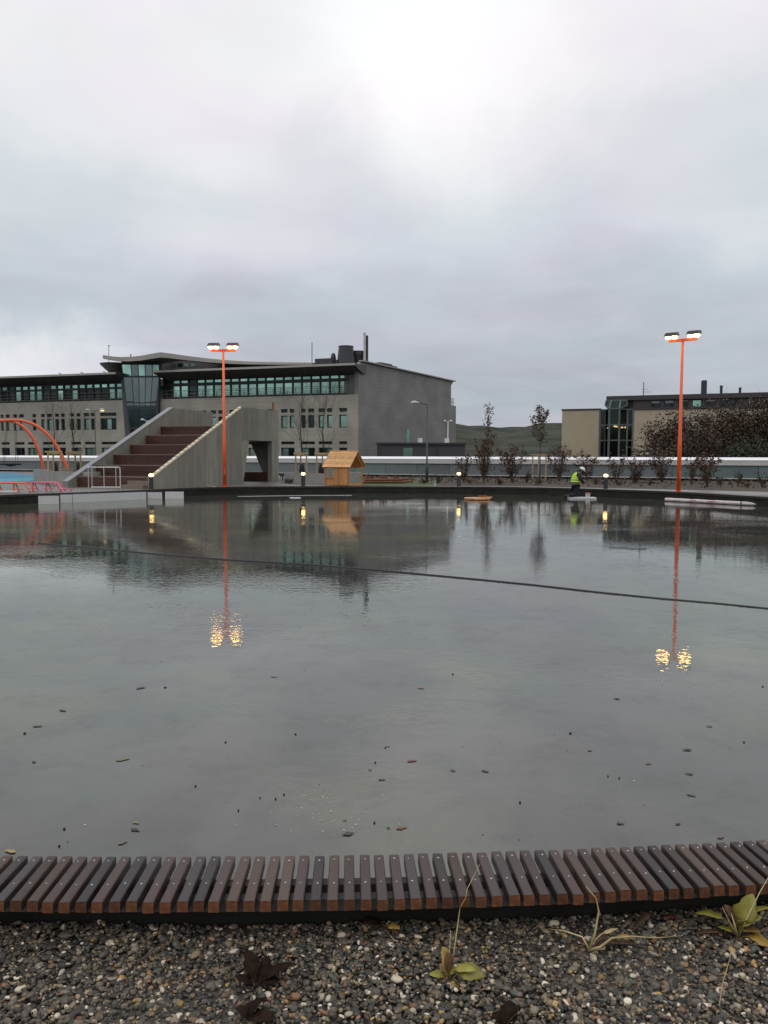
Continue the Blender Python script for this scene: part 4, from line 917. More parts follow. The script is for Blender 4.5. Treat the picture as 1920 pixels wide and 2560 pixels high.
# grass tufts / ground cover in bed
n = 2600; q = []
while len(q) < n:
    u_ = rng.uniform(30, 68); v_ = rng.uniform(.5, 13); p_ = pl(u_, .337, v_)
    if any((Vector((p_[0], p_[1])) - r_).length < .9 for r_ in rim[::3]) or p_[1] < 30: continue
    q.append(p_)
q = np.array(q); q[:, 2] += rng.uniform(0, .14, n); V, F_, K = leaf_cloud(q, .075, palette(n, [(.10, .055, .03), (.06, .045, .03), (.05, .06, .03), (.13, .09, .06), (.04, .03, .02)], .3)); np_mesh('ground_cover', V, F_, m_leaf, K, kind='stuff')
# shrubs
def shrub(label, px, py_base, ytop, seed, nst=9, leaves=120, wid=.5, pal=BROWN, lsize=.06, name='leafless_shrub', group='brown shrubs along the parapet'):
    b = W(px, py_base, .337); top = AT(px, ytop, b.y).z; h = top - .337; r_ = random.Random(seed)
    root = thing(name, label, 'shrub', b, group); mb = MB(); tips = []
    for s in range(nst):
        a = r_.random() * 6.28; sp = wid * 1.35 * r_.uniform(.15, 1); l = h * r_.uniform(.6, 1.0) if s else h
        q_ = [b + Vector((math.cos(a) * sp * t * .9 + r_.gauss(0, .02), math.sin(a) * sp * t * .9, l * t)) for t in (0, .3, .6, .85, 1)]
        mb.tube(q_, [.017, .014, .011, .008, .004], 4, cap=False)
        for _ in range(11):
            t = r_.uniform(.35, .97); k = 1 if t < .6 else 2 if t < .85 else 3; p = q_[k]; d = Vector((r_.gauss(0, 1), r_.gauss(0, 1), r_.uniform(.3, 1.4))).normalized(); e_ = p + d * h * r_.uniform(.12, .30)
            mb.tube([p, (p + e_) / 2 + Vector((0, 0, .02)), e_], [.008, .006, .004], 3, cap=False); tips += [e_, (p + e_) / 2, q_[3], q_[4]]
    mb.build('stems', m_twig, root)
    tp = np.array([tuple(t_) for t_ in tips]); leaves = int(leaves * 1.5); c = tp[rng.integers(0, len(tp), leaves)] + rng.normal(0, .07, (leaves, 3)); V, F_, K = leaf_cloud(c, lsize * 1.15, palette(leaves, pal, .3)); np_mesh('leaves', V, F_, m_leaf, K, root)
    return root
shrub('small brown shrub at the lit bollard left of the tall one', 1158, 1206, 1134, 1, 9, 110, .45)
shrub('tallest brown shrub with a thin leafy leader rising above the hills', 1210, 1207, 1090, 2, 16, 420, .5)
shrub('broad brown shrub between the tall one and the staked tree', 1280, 1205, 1112, 3, 16, 420, .75)
shrub('brown shrub just right of the staked tree in front of the tan wall', 1398, 1203, 1112, 4, 14, 330, .65)
shrub('brown shrub behind the kneeling worker', 1468, 1204, 1128, 5, 11, 240, .7)
shrub('sparse brown shrub just right of the right bollard lamp', 1540, 1206, 1140, 6, 10, 160, .7)
shrub('sparse shrub with dark leaves midway to the orange post', 1592, 1207, 1138, 7, 12, 200, .75, [(.06, .05, .03), (.08, .05, .03), (.05, .04, .025)])
shrub('broad dark-leaved shrub left of the right orange post', 1655, 1208, 1128, 8, 15, 330, .85, [(.06, .05, .03), (.08, .05, .03), (.04, .04, .025)])
shrub('thin shrub immediately right of the orange post', 1728, 1210, 1140, 9, 9, 130, .5)
shrub('dense upright brown shrub right of the orange post', 1768, 1218, 1134, 10, 14, 260, .55)
G2 = [(.035, .05, .025), (.05, .055, .03), (.03, .035, .02)]
for i, (px, pb, yt, lab) in enumerate(((1095, 1208, 1190, 'small dark plant by the foot of the dark lamp post'), (1318, 1207, 1180, 'small dark green plant left of the staked tree'), (1586, 1207, 1186, 'small dark green plant below the sparse shrubs'),
        (1845, 1216, 1182, 'leafy dark green plant before the teal panels'), (1905, 1218, 1186, 'leafy dark green plant at the right end of the bed'), (1800, 1214, 1192, 'small leafy plant left of the two green ones'), (1250, 1212, 1196, 'low reddish plant below the tall shrub'), (1430, 1211, 1196, 'low dark plant behind the worker'), (1345, 1212, 1198, 'low dark tuft at the foot of the staked tree'))):
    shrub(lab, px, pb, yt, 30 + i, 7, 60, .25, G2 if i not in (6,) else BROWN, .05, 'low_plant', 'low plants in the terrace bed')
for i, (px, pb, yt, lab) in enumerate(((1060, 1209, 1197, 'tiny brown tuft left of the dark lamp post'), (1175, 1211, 1196, 'tiny brown tuft right of the left bollard'), (1490, 1212, 1198, 'tiny brown tuft left of the right bollard'), (1550, 1213, 1199, 'tiny brown tuft right of the right bollard'), (1625, 1214, 1200, 'tiny brown tuft left of the right orange post'), (1868, 1220, 1206, 'tiny brown tuft right of the leafy green plant'))):
    shrub(lab, px, pb, yt, 60 + i, 6, 50, .25, BROWN, .045, 'low_plant', 'brown tufts in the terrace bed')
# thin leader and leaves of the tallest shrub as a young tree of its own
b = W(1218, 1205, .337); tz = AT(1214, 1035, b.y).z
tree('young_maple', 'very slender young tree with a few brown leaves standing inside the tallest shrub', 'tree', tuple(b), tz - .337, .022, 44, 340, BROWN, .06, 2, .3, 18, .35, jit=.04, mt=m_twig, squeeze=.45)
b = W(1349, 1204, .337); tz = AT(1349, 1033, b.y).z; hh = tz - .337
tree('staked_tree', 'young staked tree with drooping brown and green leaves in the terrace bed', 'tree', tuple(b), hh, .04, 45, 900, [(.12, .07, .045), (.09, .06, .04), (.05, .06, .04), (.10, .055, .04)], .065, 2, .85, 16, .50, jit=.08, mt=m_twig, squeeze=.55)
# stake frames
def stakes(label, pxs, ytop, py_base, zb, bag=None, wx=0):
    b = W(sum(pxs) / len(pxs), py_base, zb); root = thing('tree_stake_frame', label, 'stakes', b, 'timber tree stake frames')
    tops = []
    for i, px in enumerate(pxs):
        Y = b.y + (.35 if i == 1 else 0); x = AT(px, py_base, Y).x; zt_ = AT(px, ytop, Y).z
        mb = MB(); mb.tube([(x, Y, zb), (x, Y, zt_)], .042, 8); mb.build('stake', m_stake, root, smooth=False); tops.append(Vector((x, Y, zt_)))
    a, c = tops[0], tops[-1]; mb = MB(); mb.beam(a + Vector((-.12, -.06, .03)), c + Vector((.12, -.06, .03)), .04, .08); mb.beam(a + Vector((0, 0, -.05)), tops[1] + Vector((0, 0, -.05)), .03, .07); mb.beam(tops[1] + Vector((0, 0, -.05)), c + Vector((0, 0, -.05)), .03, .07); mb.build('cross_rail', m_stake, root)
    return b
stakes('pale timber frame holding the staked tree in front of the hills', (1331, 1346, 1364), 1138, 1199, .337)
# planters with staked bare trees and dark watering bags
def planter(label, pts, zt_, grp_='concrete planters'):
    z0 = .33; P_ = [Vector((p[0], p[1])) for p in pts]; c = sum(P_, Vector((0, 0))) / len(P_); root = thing('concrete_planter', label, 'planter', (c.x, c.y, z0), grp_)
    n_ = len(P_); inn = [c + (p - c) * .93 for p in P_]; mb = MB()
    for i in range(n_):
        j = (i + 1) % n_; mb.hexa([(P_[i].x, P_[i].y, z0), (P_[j].x, P_[j].y, z0), (inn[j].x, inn[j].y, z0), (inn[i].x, inn[i].y, z0), (P_[i].x, P_[i].y, zt_), (P_[j].x, P_[j].y, zt_), (inn[j].x, inn[j].y, zt_), (inn[i].x, inn[i].y, zt_)])
    mb.build('wall', m_conc_l, root); mb = MB(); mb.add([(p.x, p.y, zt_ - .06) for p in inn], [tuple(range(n_))]); mb.build('soil', m_soil, root); return root
zpl = 1.00
q1, q2, q3 = W(84, 1205, .33), W(130, 1213, .33), W(224, 1218, .33)
planter('large concrete planter at the foot of the orange arches', [(q1.x, q1.y), (q2.x, q2.y), (q3.x, q3.y), (q3.x + .4, q3.y + 5), (q1.x + 2.0, q1.y + 4)], zpl)
q1, q2 = W(711, 1208, .33), W(822, 1211, .33)
planter('low concrete planter between the stair block and the playhouse', [(q1.x, q1.y), (q2.x, q2.y), (q2.x + 1.6, q2.y + 3.2), (q1.x + .6, q1.y + 3.6)], .88)
def bagged(label, px, ytop, ybase, Y, wpx, zb, lab2=None):
    c = AT(px, ybase, Y); h = AT(px, ytop, Y).z - zb; r_ = wpx * 1.15 / FPX * Y / 2
    mb = MB(); mb.lathe((c.x, Y, zb), [(r_, 0), (r_ * 1.05, h * .25), (r_ * .9, h * .6), (r_ * .6, h * .88), (r_ * .25, h), (r_ * .1, h)], 14); o = mb.build('watering_bag', m_navy, smooth=True); recentre(o); tag(o, label, 'watering bag', 'dark watering bags')
bagged('dark watering bag round the tree between the arch feet', 138, 1154, 1180, 40.0, 12, .94); bagged('wide dark watering bag right of the arches', 196, 1156, 1180, 39.6, 17, .94)
bagged('dark watering bag inside the left stake frame before the office', 755, 1158, 1182, 41.5, 12, .82); bagged('dark watering bag half hidden behind the playhouse', 803, 1160, 1182, 41.0, 12, .82)
stakes('pale stake frame behind the right foot of the orange arches', (121, 134, 152), 1131, 1181, .94); stakes('pale stake frame between the arches and the stair wall', (172, 189, 202), 1132, 1181, .94)
stakes('pale stake frame above the low planter', (739.5, 752, 766.5), 1135, 1183, .82); stakes('pale stake frame partly behind the playhouse', (792, 806, 819), 1135, 1183, .82)
for px, Y, zb, yt, sd_, lab in ((138, 40.5, .94, 1010, 51, 'bare thin sapling in the large planter, inside the left stake frame'), (187, 40.5, .94, 1012, 52, 'bare thin sapling in the large planter, inside the right stake frame'), (753, 42, .82, 990, 53, 'bare thin sapling in the low planter'), (809, 42, .82, 990, 54, 'bare thin sapling behind the wooden playhouse')):
    pass

# ------------------------------------------------------------------ stair block
s0 = W(383, 1222, .33).to_2d(); s1 = W(697, 1203, .33).to_2d(); sdv = (s1 - s0).normalized(); tn = Vector((-sdv.y, sdv.x)); Slen = (s1 - s0).length
if tn.x > 0: tn = -tn
sWd = 4.55
def sp(s, t, z): q = s0 + sdv * s + tn * t; return Vector((q.x, q.y, z))
Sp = Plane(s0, sdv)
def sh(px, py): return Sp.hit(px, py)
stair = thing('stair_block', 'big concrete stair block with red-brown timber steps and a passage cut through it', 'stairs', sp(Slen / 2, sWd / 2, .33))
sTop = sh(607, 1020)[0]; zTp = sh(640, 1021)[1]; zLow = sh(383, 1193)[1]
so0, zo = sh(622, 1101); so1 = sh(680, 1101)[0]; so0b = sh(607, 1206)[0]
TH = .28
# front wall as vertical board-marked panels
edges = [0, .75]; 
while edges[-1] < so0b - 1.0: edges.append(edges[-1] + 1.12)
edges.append(so0b)
def topz(s): return zLow + (zTp - zLow) * min(1, max(0, s / sTop))
fw = MB()
for a, b in zip(edges[:-1], edges[1:]):
    g_ = .008; a2, b2 = a + g_, b - g_; pts = [sp(a2, 0, .33), sp(b2, 0, .33), sp(b2, 0, topz(b2))]
    if a2 < sTop < b2: pts.append(sp(sTop, 0, zTp))
    pts.append(sp(a2, 0, topz(a2))); mb = MB(); mb.prism(pts, tn.to_3d() * TH); mb.build('wall_panel', m_conc, stair)
# panel beside the opening (its right edge leans) and lintel panels above it
mb = MB(); mb.prism([sp(so0b + .008, 0, .33), sp(so0b + .05, 0, .33), sp(so0, 0, zo), sp(so0b + .008, 0, zo)] if so0 > so0b else [sp(so0b, 0, .33), sp(so0b + .02, 0, .33), sp(so0b, 0, zo)], tn.to_3d() * TH); mb.build('wall_panel', m_conc, stair)
sE = Slen; le = [so0b + .008, (so0b + so1) / 2, so1, sE]
for a, b in zip(le[:-1], le[1:]):
    zb_ = zo + .008 if b <= so1 + .01 else .33
    mb = MB(); mb.prism([sp(a + .006, 0, zb_), sp(b - .006, 0, zb_), sp(b - .006, 0, topz(b)), sp(a + .006, 0, topz(a))], tn.to_3d() * TH); mb.build('wall_panel', m_conc, stair)
# far end wall (facing right/away) and passage walls
mb = MB(); mb.prism([sp(sE - .3, TH + .01, .33), sp(sE, TH + .01, .33), sp(sE, sWd - TH, .33), sp(sE - .3, sWd - TH, .33)], (0, 0, zTp - 1.0)); mb.build('end_wall', m_conc, stair) if False else None
eo = sp(sE - .32, 0, 0).to_2d(); Ep = Plane(eo, tn)
tb_, tt_ = Ep.hit(656, 1178)[0], Ep.hit(625, 1103)[0]
mb = MB(); mb.prism([sp(sE - .32, TH + .004, .33), sp(sE - .32, tb_ - .25, .33), sp(sE - .32, tt_, zo + .01), sp(sE - .32, TH + .004, zo + .01)], sdv.to_3d() * .3); mb.build('passage_pier', m_conc, stair)
mb = MB(); mb.prism([sp(sE - .72, TH + .01, .33), sp(sE - .36, TH + .01, .33), sp(sE - .36, sWd - .1, .33), sp(sE - .72, sWd - .1, .33)], (0, 0, .52)); mb.build('passage_bench', m_step, stair)
mb = MB(); mb.prism([sp(so0b - .9, TH + .004, zo + .02), sp(sE - .02, TH + .004, zo + .02), sp(sE - .02, sWd - TH - .004, zo + .02), sp(so0b - .9, sWd - TH - .004, zo + .02)], (0, 0, .25)); mb.build('passage_ceiling', m_conc, stair)
# left wall
pts = [(-.35, .33), (-.35, zLow - .28), (sTop, zTp), (sE, zTp), (sE, zo), (so0b - .3, zo), (so0b - .6, .33)]
mb = MB(); mb.prism([sp(a, sWd, z) for a, z in pts], -tn.to_3d() * TH); mb.build('side_wall', m_conc, stair)
mb = MB(); mb.prism([sp(-.35, sWd + .02, zLow - .278), sp(sTop, sWd + .02, zTp + .003), sp(sTop, sWd + .02, zTp + .06), sp(-.35, sWd + .02, zLow - .22)], -tn.to_3d() * (TH + .04)); mb.build('coping', m_coping, stair)
# tiers clad in timber planks
zPl = 3.30; nT = 6; rise = (zPl - .33) / nT; run = sTop / nT * .985
for i in range(nT):
    sa = .25 + i * run; zt_ = .33 + (i + 1) * rise
    mb = MB(); mb.prism([sp(sa + .03, TH + .01, .33), sp(sTop + .2, TH + .01, .33), sp(sTop + .2, sWd - TH - .01, .33), sp(sa + .03, sWd - TH - .01, .33)] if i == 0 else [sp(sa + .03, TH + .01, zt_ - rise), sp(sTop + .2, TH + .01, zt_ - rise), sp(sTop + .2, sWd - TH - .01, zt_ - rise), sp(sa + .03, sWd - TH - .01, zt_ - rise)], (0, 0, rise - .03)); tr = mb.build('tier', m_black, stair)
    nk = 4; ph = (rise - .03) / nk
    for k in range(nk):
        mb = MB(); z0_ = zt_ - rise + k * ph + .004; q = [sp(sa, TH + .012, z0_), sp(sa + .028, TH + .012, z0_), sp(sa + .028, sWd - TH - .012, z0_), sp(sa, sWd - TH - .012, z0_)]; mb.prism(q, (0, 0, ph - .008)); mb.build('plank', m_step, tr)
    nk = 7; pw = (run + .03) / nk
    for k in range(nk):
        a = sa - .01 + k * pw; mb = MB(); q = [sp(a + .004, TH + .012, zt_ - .028), sp(a + pw - .004, TH + .012, zt_ - .028), sp(a + pw - .004, sWd - TH - .012, zt_ - .028), sp(a + .004, sWd - TH - .012, zt_ - .028)]; mb.prism(q, (0, 0, .028)); mb.build('plank', m_step if k else m_nosing, tr)
mb = MB(); mb.prism([sp(sTop + .21, TH + .01, zPl - .3), sp(sE - .02, TH + .01, zPl - .3), sp(sE - .02, sWd - TH - .01, zPl - .3), sp(sTop + .21, sWd - TH - .01, zPl - .3)], (0, 0, .29)); mb.build('platform', m_step, stair)
for k, (ds, hh_) in enumerate(((-.35, .16), (0.05, .33))):       # half-height walking steps at the right side
    mb = MB(); mb.prism([sp(ds, TH + .02, .332), sp(ds + .29, TH + .02, .332), sp(ds + .29, TH + 1.1, .332), sp(ds, TH + 1.1, .332)], (0, 0, hh_)); mb.build('half_step', m_nosing, stair)
nB = 25  # dashes of painted sky reflection along the top of the wall
for k in range(nB):
    a = .05 + (sTop - .1) * k / nB; b = a + (sTop - .1) / nB * .62; zo_ = .012
    mb = MB(); mb.prism([sp(a, -.015, topz(a) + .004), sp(b, -.015, topz(b) + .004), sp(b, -.015, topz(b) + .075), sp(a, -.015, topz(a) + .075)], tn.to_3d() * .16); mb.build('edge_block', m_edgew, stair)
mb = MB(); c = AT(683, 1022, sp(Slen - .6, .3, 0).y); mb.box((c.x, c.y, zTp + .22), (.10, .25, .44)); mb.build('post_stub', m_log, stair)

# ------------------------------------------------------------------ lamps
def flood_post(label, px, pyb, pyt, bar_px, yaw, seed):
    b = W(px, pyb, .33); Y = b.y; top = AT(px, pyt, Y).z; root = thing('floodlight_post', label, 'floodlight post', b, 'orange floodlight posts')
    mb = MB(); H = top - .33; mb.tube([(b.x, b.y, .33), (b.x, b.y, .33 + H * .35), (b.x, b.y, .33 + H * .36), (b.x, b.y, top)], [.088, .082, .070, .048], 14); mb.build('pole', m_orange, root, smooth=True)
    mb = MB(); mb.lathe((b.x, b.y, .33), [(.14, 0), (.14, .03), (.095, .035)], 14); mb.build('foot_plate', m_orange, root)
    mb = MB(); mb.box((b.x + .02, b.y - .083, 1.05), (.07, .012, .30)); mb.build('access_hatch', m_oranger, root)
    d = Vector((math.cos(yaw), math.sin(yaw), 0)); f = Vector((d.y, -d.x, 0)); c = Vector((b.x, b.y, top))
    mb = MB(); mb.beam(c - d * .56, c + d * .56, .10, .10); mb.build('crossbar', m_orange, root)
    for sgn in (-1, 1):
        cc = c + d * .44 * sgn + Vector((0, 0, .20)); hd = MB(); t = Vector((0, 0, 1)) * .15
        # housing: shallow tilted box with bevelled back
        A = [cc + d * a_ + f * b_ + Vector((0, 0, z_)) for a_, b_, z_ in ((-.25, .25, -.04), (.25, .25, -.04), (.25, -.23, .04), (-.25, -.23, .04), (-.2, .18, .11), (.2, .18, .11), (.2, -.18, .17), (-.2, -.18, .17))]
        hd.hexa(A); hdo = hd.build('floodlight', m_dark, root)
        for a_ in (-.125, .125):
            m2 = MB(); pc = cc + d * a_ + f * .05 + Vector((0, 0, -.035)); ln = []
            for ring, (rr0, zz0) in enumerate(((.115, .0), (.11, -.05), (.08, -.09), (.03, -.105))):
                ln.append([pc + d * math.cos(t_) * rr0 + f * math.sin(t_) * rr0 * 1.4 + Vector((0, 0, zz0)) for t_ in [2 * math.pi * j / 14 for j in range(14)]])
            for r0_, r1_ in zip(ln[:-1], ln[1:]):
                for j in range(14): m2.add([r0_[j], r0_[(j + 1) % 14], r1_[(j + 1) % 14], r1_[j]], [(0, 1, 2, 3)])
            m2.add(ln[-1], [tuple(range(14))]); m2.add(ln[0], [tuple(range(14))[::-1]]); m2.build('lens', m_flood, hdo)
        m3 = MB()
        for a_ in (-.24, .24): m3.beam(cc + d * a_ + Vector((0, 0, .02)), c + d * (.40 * sgn + a_ * .5), .02, .03)
        m3.build('bracket', m_dark, hdo)
flood_post('tall orange post with lit floodlights in front of the concrete stair block', 562, 1217.5, 876, 63, R(-4), 1)
flood_post('tall orange post with lit floodlights in front of the planting bed', 1696, 1230, 850, 70, R(-38), 2)
def bollard(label, px, pyb):
    b = W(px, pyb, .33); root = thing('bollard_lamp', label, 'bollard lamp', b, 'lit bollard lamps round the rink')
    mb = MB(); mb.lathe(b, [(.095, 0), (.095, .50), (.07, .53)], 16); mb.build('post', m_dark, root, smooth=False)
    mb = MB(); mb.lathe(b + Vector((0, 0, .531)), [(.05, 0), (.08, .02), (.095, .06), (.08, .10), (.04, .118)], 16); mb.build('lens', m_boll, root, smooth=True)
    mb = MB(); mb.lathe(b + Vector((0, 0, .651)), [(.045, 0), (.045, .005), (.03, .012), (.01, .014)], 16); mb.build('cap', m_dark, root)
for px, py, lab in ((378, 1222.5, 'lit bollard lamp at the foot of the concrete stair wall'), (758, 1215.5, 'lit bollard lamp in front of the low planter left of the playhouse'), (1147, 1214.5, 'lit bollard lamp left of the tall brown shrub'), (1514, 1221.5, 'lit bollard lamp right of the kneeling worker')): bollard(lab, px, py)
# dark street lamps
def street_lamp(label, px, pybase, ytop, zb, arms, Y=None, lens=None, m=None, r0=.05, base=True, group='street lamps'):
    m = m or m_pole; b = W(px, pybase, zb) if Y is None else Vector((AT(px, ytop, Y).x, Y, zb)); zt_ = AT(px, ytop, b.y).z; root = thing('street_lamp', label, 'street lamp', b, group)
    mb = MB(); H = zt_ - zb
    if base: mb.tube([b, b + Vector((0, 0, 1.05)), b + Vector((0, 0, 1.1)), Vector((b.x, b.y, zt_))], [r0 * 1.6, r0 * 1.6, r0, r0 * .8], 10)
    else: mb.tube([b, Vector((b.x, b.y, zt_))], [r0, r0 * .8], 8)
    mb.build('pole', m, root, smooth=True)
    for (dpx, dpy, hl, lit_) in arms:
        e_ = AT(px + dpx, ytop + dpy, b.y); s_ = 1 if dpx > 0 else -1; mid = Vector(((b.x + e_.x) / 2, b.y, max(zt_, e_.z) - .0)); mb = MB(); mb.tube([(b.x, b.y, zt_ - .03), mid, e_], [.03, .028, .02], 6); arm = mb.build('arm', m, root)
        mb = MB(); mb.tube([e_ + Vector((-s_ * .1, 0, 0)), e_ + Vector((s_ * hl * .3, 0, .05)), e_ + Vector((s_ * hl * .75, 0, .03)), e_ + Vector((s_ * hl, 0, -.01))], [.035, .09, .085, .03], 8); hd = mb.build('lamp_head', m_whitep if m is m_whitep else m_facade_strip, arm, smooth=True)
        if lit_: mb = MB(); cpt = e_ + Vector((s_ * hl * .5, 0, -.07)); mb.box(cpt, (hl * .7, .14, .05)); mb.build('lens', m_lit, hd)
street_lamp('tall dark street lamp with one arm to the left, right of the lawn', 1067, 1206, 1010, .33, [(-24, -2, .35, 0)])
street_lamp('two-armed street lamp with its right head glowing yellow, before the left office wing', 237, 1157, 1028, -7.5, [(-14, -2, .35, 0), (13, -3, .4, 1)], Y=72, r0=.055, base=False)
street_lamp('white two-winged street lamp beside the far corner of the office', 1120, 1140, 1056, -7.5, [(-6, -3, .2, 0), (5, -3, .25, 0)], Y=86, m=m_whitep, r0=.05, base=False)
street_lamp('white two-winged street lamp seen over the stair wall before the glass tower', 367, 1140, 1053, -7.5, [(-8, -3, .3, 0), (8, -1, .35, 0)], Y=80, m=m_whitep, r0=.05, base=False)

# ------------------------------------------------------------------ playhouse
bq = W(872, 1214.5, .335); th = R(-30); dl = Vector((-math.cos(th), -math.sin(th), 0)); dg = Vector((-dl.y, dl.x, 0)); 
if dg.y < 0: dg = -dg
dl = Vector((-math.cos(R(24)), math.sin(R(24)), 0)); dg = Vector((math.sin(R(30)), math.cos(R(30)), 0))
LH, WH, HE, HR = 1.32, 1.30, .93, 1.62
ph = thing('playhouse', 'small open wooden playhouse with a pitched plank roof on the far rim', 'playhouse', bq)
def hp(a, b, z): return bq + dl * a + dg * b + Vector((0, 0, z))
for (a, b) in ((0.04, 0.04), (LH - .04, .04), (.04, WH - .04), (LH - .04, WH - .04)):
    mb = MB(); p = hp(a, b, 0); mb.beam(p, hp(a, b, HE), .085, .085); mb.build('post', m_wood, ph)
def plank(a0, a1, b, z0, z1, par_, m=m_wood, th_=.025):
    mb = MB(); q = [hp(a0 + .003, b, z0), hp(a1 - .003, b, z0), hp(a1 - .003, b, z1), hp(a0 + .003, b, z1)]; mb.prism(q, dg * th_); mb.build('plank', m, par_)
x = .085; k = 0
while x < LH - .52: plank(x, x + .105, .0 - .01 + .003 * (k % 2), .02, HE - .03, ph); x += .108; k += 1
while x < LH - .09: plank(x, min(x + .105, LH - .085), -.01 + .003 * (k % 2), .02, .34, ph); x += .108; k += 1
mb = MB(); mb.beam(hp(LH - .52, -.02, .36), hp(LH - .04, -.02, .36), .05, .04); mb.build('window_sill', m_wood, ph)
for b in (.03, WH - .03): mb = MB(); mb.beam(hp(0, b, HE - .04), hp(LH, b, HE - .04), .05, .09); mb.build('top_beam', m_wood, ph)
for a in (.03, LH - .03):
    for b0, b1 in ((0, WH / 2), (WH, WH / 2)): mb = MB(); mb.beam(hp(a, b0, HE - .02), hp(a, b1, HR - .03), .05, .09); mb.build('rafter', m_wood, ph)
for k in range(6):                                       # roof boards, front pitch and rear pitch
    t0, t1 = k / 6, (k + 1) / 6
    for sgn in (0, 1):
        def rp_(t, a): bb = -.08 + (WH / 2 + .08) * t if not sgn else WH + .08 - (WH / 2 + .08) * t; return hp(a, bb, HE - .05 + (HR - HE + .08) * t)
        mb = MB(); up = Vector((0, 0, .025)); mb.prism([rp_(t0 + .008, -.12), rp_(t1 - .004, -.12), rp_(t1 - .004, LH + .1), rp_(t0 + .008, LH + .1)], up + Vector((0, 0, .004 * (k % 2)))); mb.build('roof_board', m_woodl, ph)
mb = MB(); mb.beam(hp(-.12, WH / 2, HR + .06), hp(LH + .1, WH / 2, HR + .06), .07, .04); mb.build('ridge_board', m_woodl, ph)
mb = MB(); mb.beam(hp(.02, .05, .06), hp(.02, WH - .05, .06), .05, .1); mb.build('sill_beam', m_wood, ph)
mb = MB(); mb.prism([hp(.08, .05, .02), hp(LH - .08, .05, .02), hp(LH - .08, WH - .05, .02), hp(.08, WH - .05, .02)], (0, 0, .04)); mb.build('floor_board', m_wood, ph)

# ------------------------------------------------------------------ log play boat, small seat
lb = W(960, 1208, .338); lg = thing('log_sandpit', 'low boat-shaped sandpit edged with red-brown logs on the lawn', 'sandpit', lb)
for (x0, x1, y, zz_) in ((-1.15, 1.05, -.35, .07), (-1.2, 1.15, .35, .07), (-1.0, .9, -.33, .18)):
    mb = MB(); mb.tube([lb + Vector((x0, y, zz_)), lb + Vector((x1, y * .9, zz_ + .02)), lb + Vector((x1 + .35, 0, zz_ + .05))], .06, 8); mb.build('log', m_log, lg)
for (x, h_) in ((-.95, .42), (-.82, .40), (-.66, .38), (-.2, .42), (-.05, .45), (.1, .40), (.5, .38), (.62, .33)):
    mb = MB(); mb.tube([lb + Vector((x, .1, .02)), lb + Vector((x + .02, .1, h_))], .065, 8); mb.build('upright_log', m_log, lg)
mb = MB(); mb.prism([lb + Vector((-1.1, -.3, .03)), lb + Vector((1.0, -.3, .03)), lb + Vector((1.0, .3, .03)), lb + Vector((-1.1, .3, .03))], (0, 0, .05)); mb.build('sand', mat('damp_sand', (.20, .13, .09), .9, .2, 8), lg)
sb_ = W(706, 1207, .333); st = thing('small_play_seat', 'small dark seat on a pedestal beside the end of the stair block', 'seat', sb_)
mb = MB(); mb.box(sb_ + Vector((0, 0, .08)), (.30, .3, .16)); mb.build('pedestal', m_conc_l, st); mb = MB(); mb.box(sb_ + Vector((-.02, 0, .36)), (.22, .22, .05)); mb.tube([sb_ + Vector((0, 0, .16)), sb_ + Vector((0, 0, .34))], .03, 8); mb.box(sb_ + Vector((-.02, .1, .44)), (.22, .03, .14)); mb.build('seat', m_dark, st)
shrub('low dark tuft at the right of the stair block', 722, 1208, 1199, 71, 7, 60, .3, G2, .05, 'low_plant', 'low plants in the terrace bed')
sg = MB(); c = W(540, 1217.5, .333); c2 = W(512, 1213, .333); sg.tube([c2, c], .018, 6); o = sg.build('white_rod', m_whitep); recentre(o); tag(o, 'thin white rod lying on the paving by the left orange post', 'rod')

# ------------------------------------------------------------------ left: arches, swing, mound, benches, goal, boards
YA = 45.5
def arch(label, pts, Y, r_, m, seed):
    P_ = [AT(x, y, Y) for x, y in pts]; dense = []
    for i in range(len(P_) - 1):
        p0, p1, p2, p3 = P_[max(i - 1, 0)], P_[i], P_[i + 1], P_[min(i + 2, len(P_) - 1)]
        for j in range(8): t = j / 8; dense.append(.5 * ((2 * p1) + (-p0 + p2) * t + (2 * p0 - 5 * p1 + 4 * p2 - p3) * t * t + (-p0 + 3 * p1 - 3 * p2 + p3) * t ** 3))
    dense.append(P_[-1]); mb = MB(); mb.tube(dense, r_, 10); o = mb.build('curved_tube', m, arch_root, smooth=True); return o
arch_root = thing('play_arch_frame', 'swing frame of two tall bent orange tubes', 'swing frame', (AT(60, 1140, YA).x, YA, .33))
arch('', [(-110, 1205), (-95, 1130), (-60, 1075), (-20, 1056), (20, 1051), (60, 1053), (100, 1070), (135, 1105), (160, 1150), (170, 1180), (173, 1205)], YA, .085, m_orange, 1)
arch('', [(-150, 1205), (-130, 1120), (-80, 1070), (-20, 1054), (20, 1052), (50, 1062), (75, 1085), (94, 1120), (105, 1155), (109, 1180), (111, 1202)], YA + 1.6, .085, m_oranger, 2)
sw = thing('basket_swing', 'round dark basket swing hanging from the orange arches', 'swing', AT(28, 1167, YA + .7))
c = AT(27, 1162.5, YA + .7); mb = MB()
mb.lathe(c, [(.55, .0), (.6, .03), (.6, .07), (.56, .09), (.5, .05), (.1, -.08)], 24); mb.build('basket', m_black, sw, smooth=True)
mb = MB()
for dx, tx in ((-.42, -.28), (-.36, -.18), (.28, .25), (.42, .32)): mb.tube([c + Vector((dx, 0, .08)), AT(27, 1056, YA + .7) + Vector((tx * .9, 0, 0))], .012, 4)
mb.build('ropes', m_dark, sw)
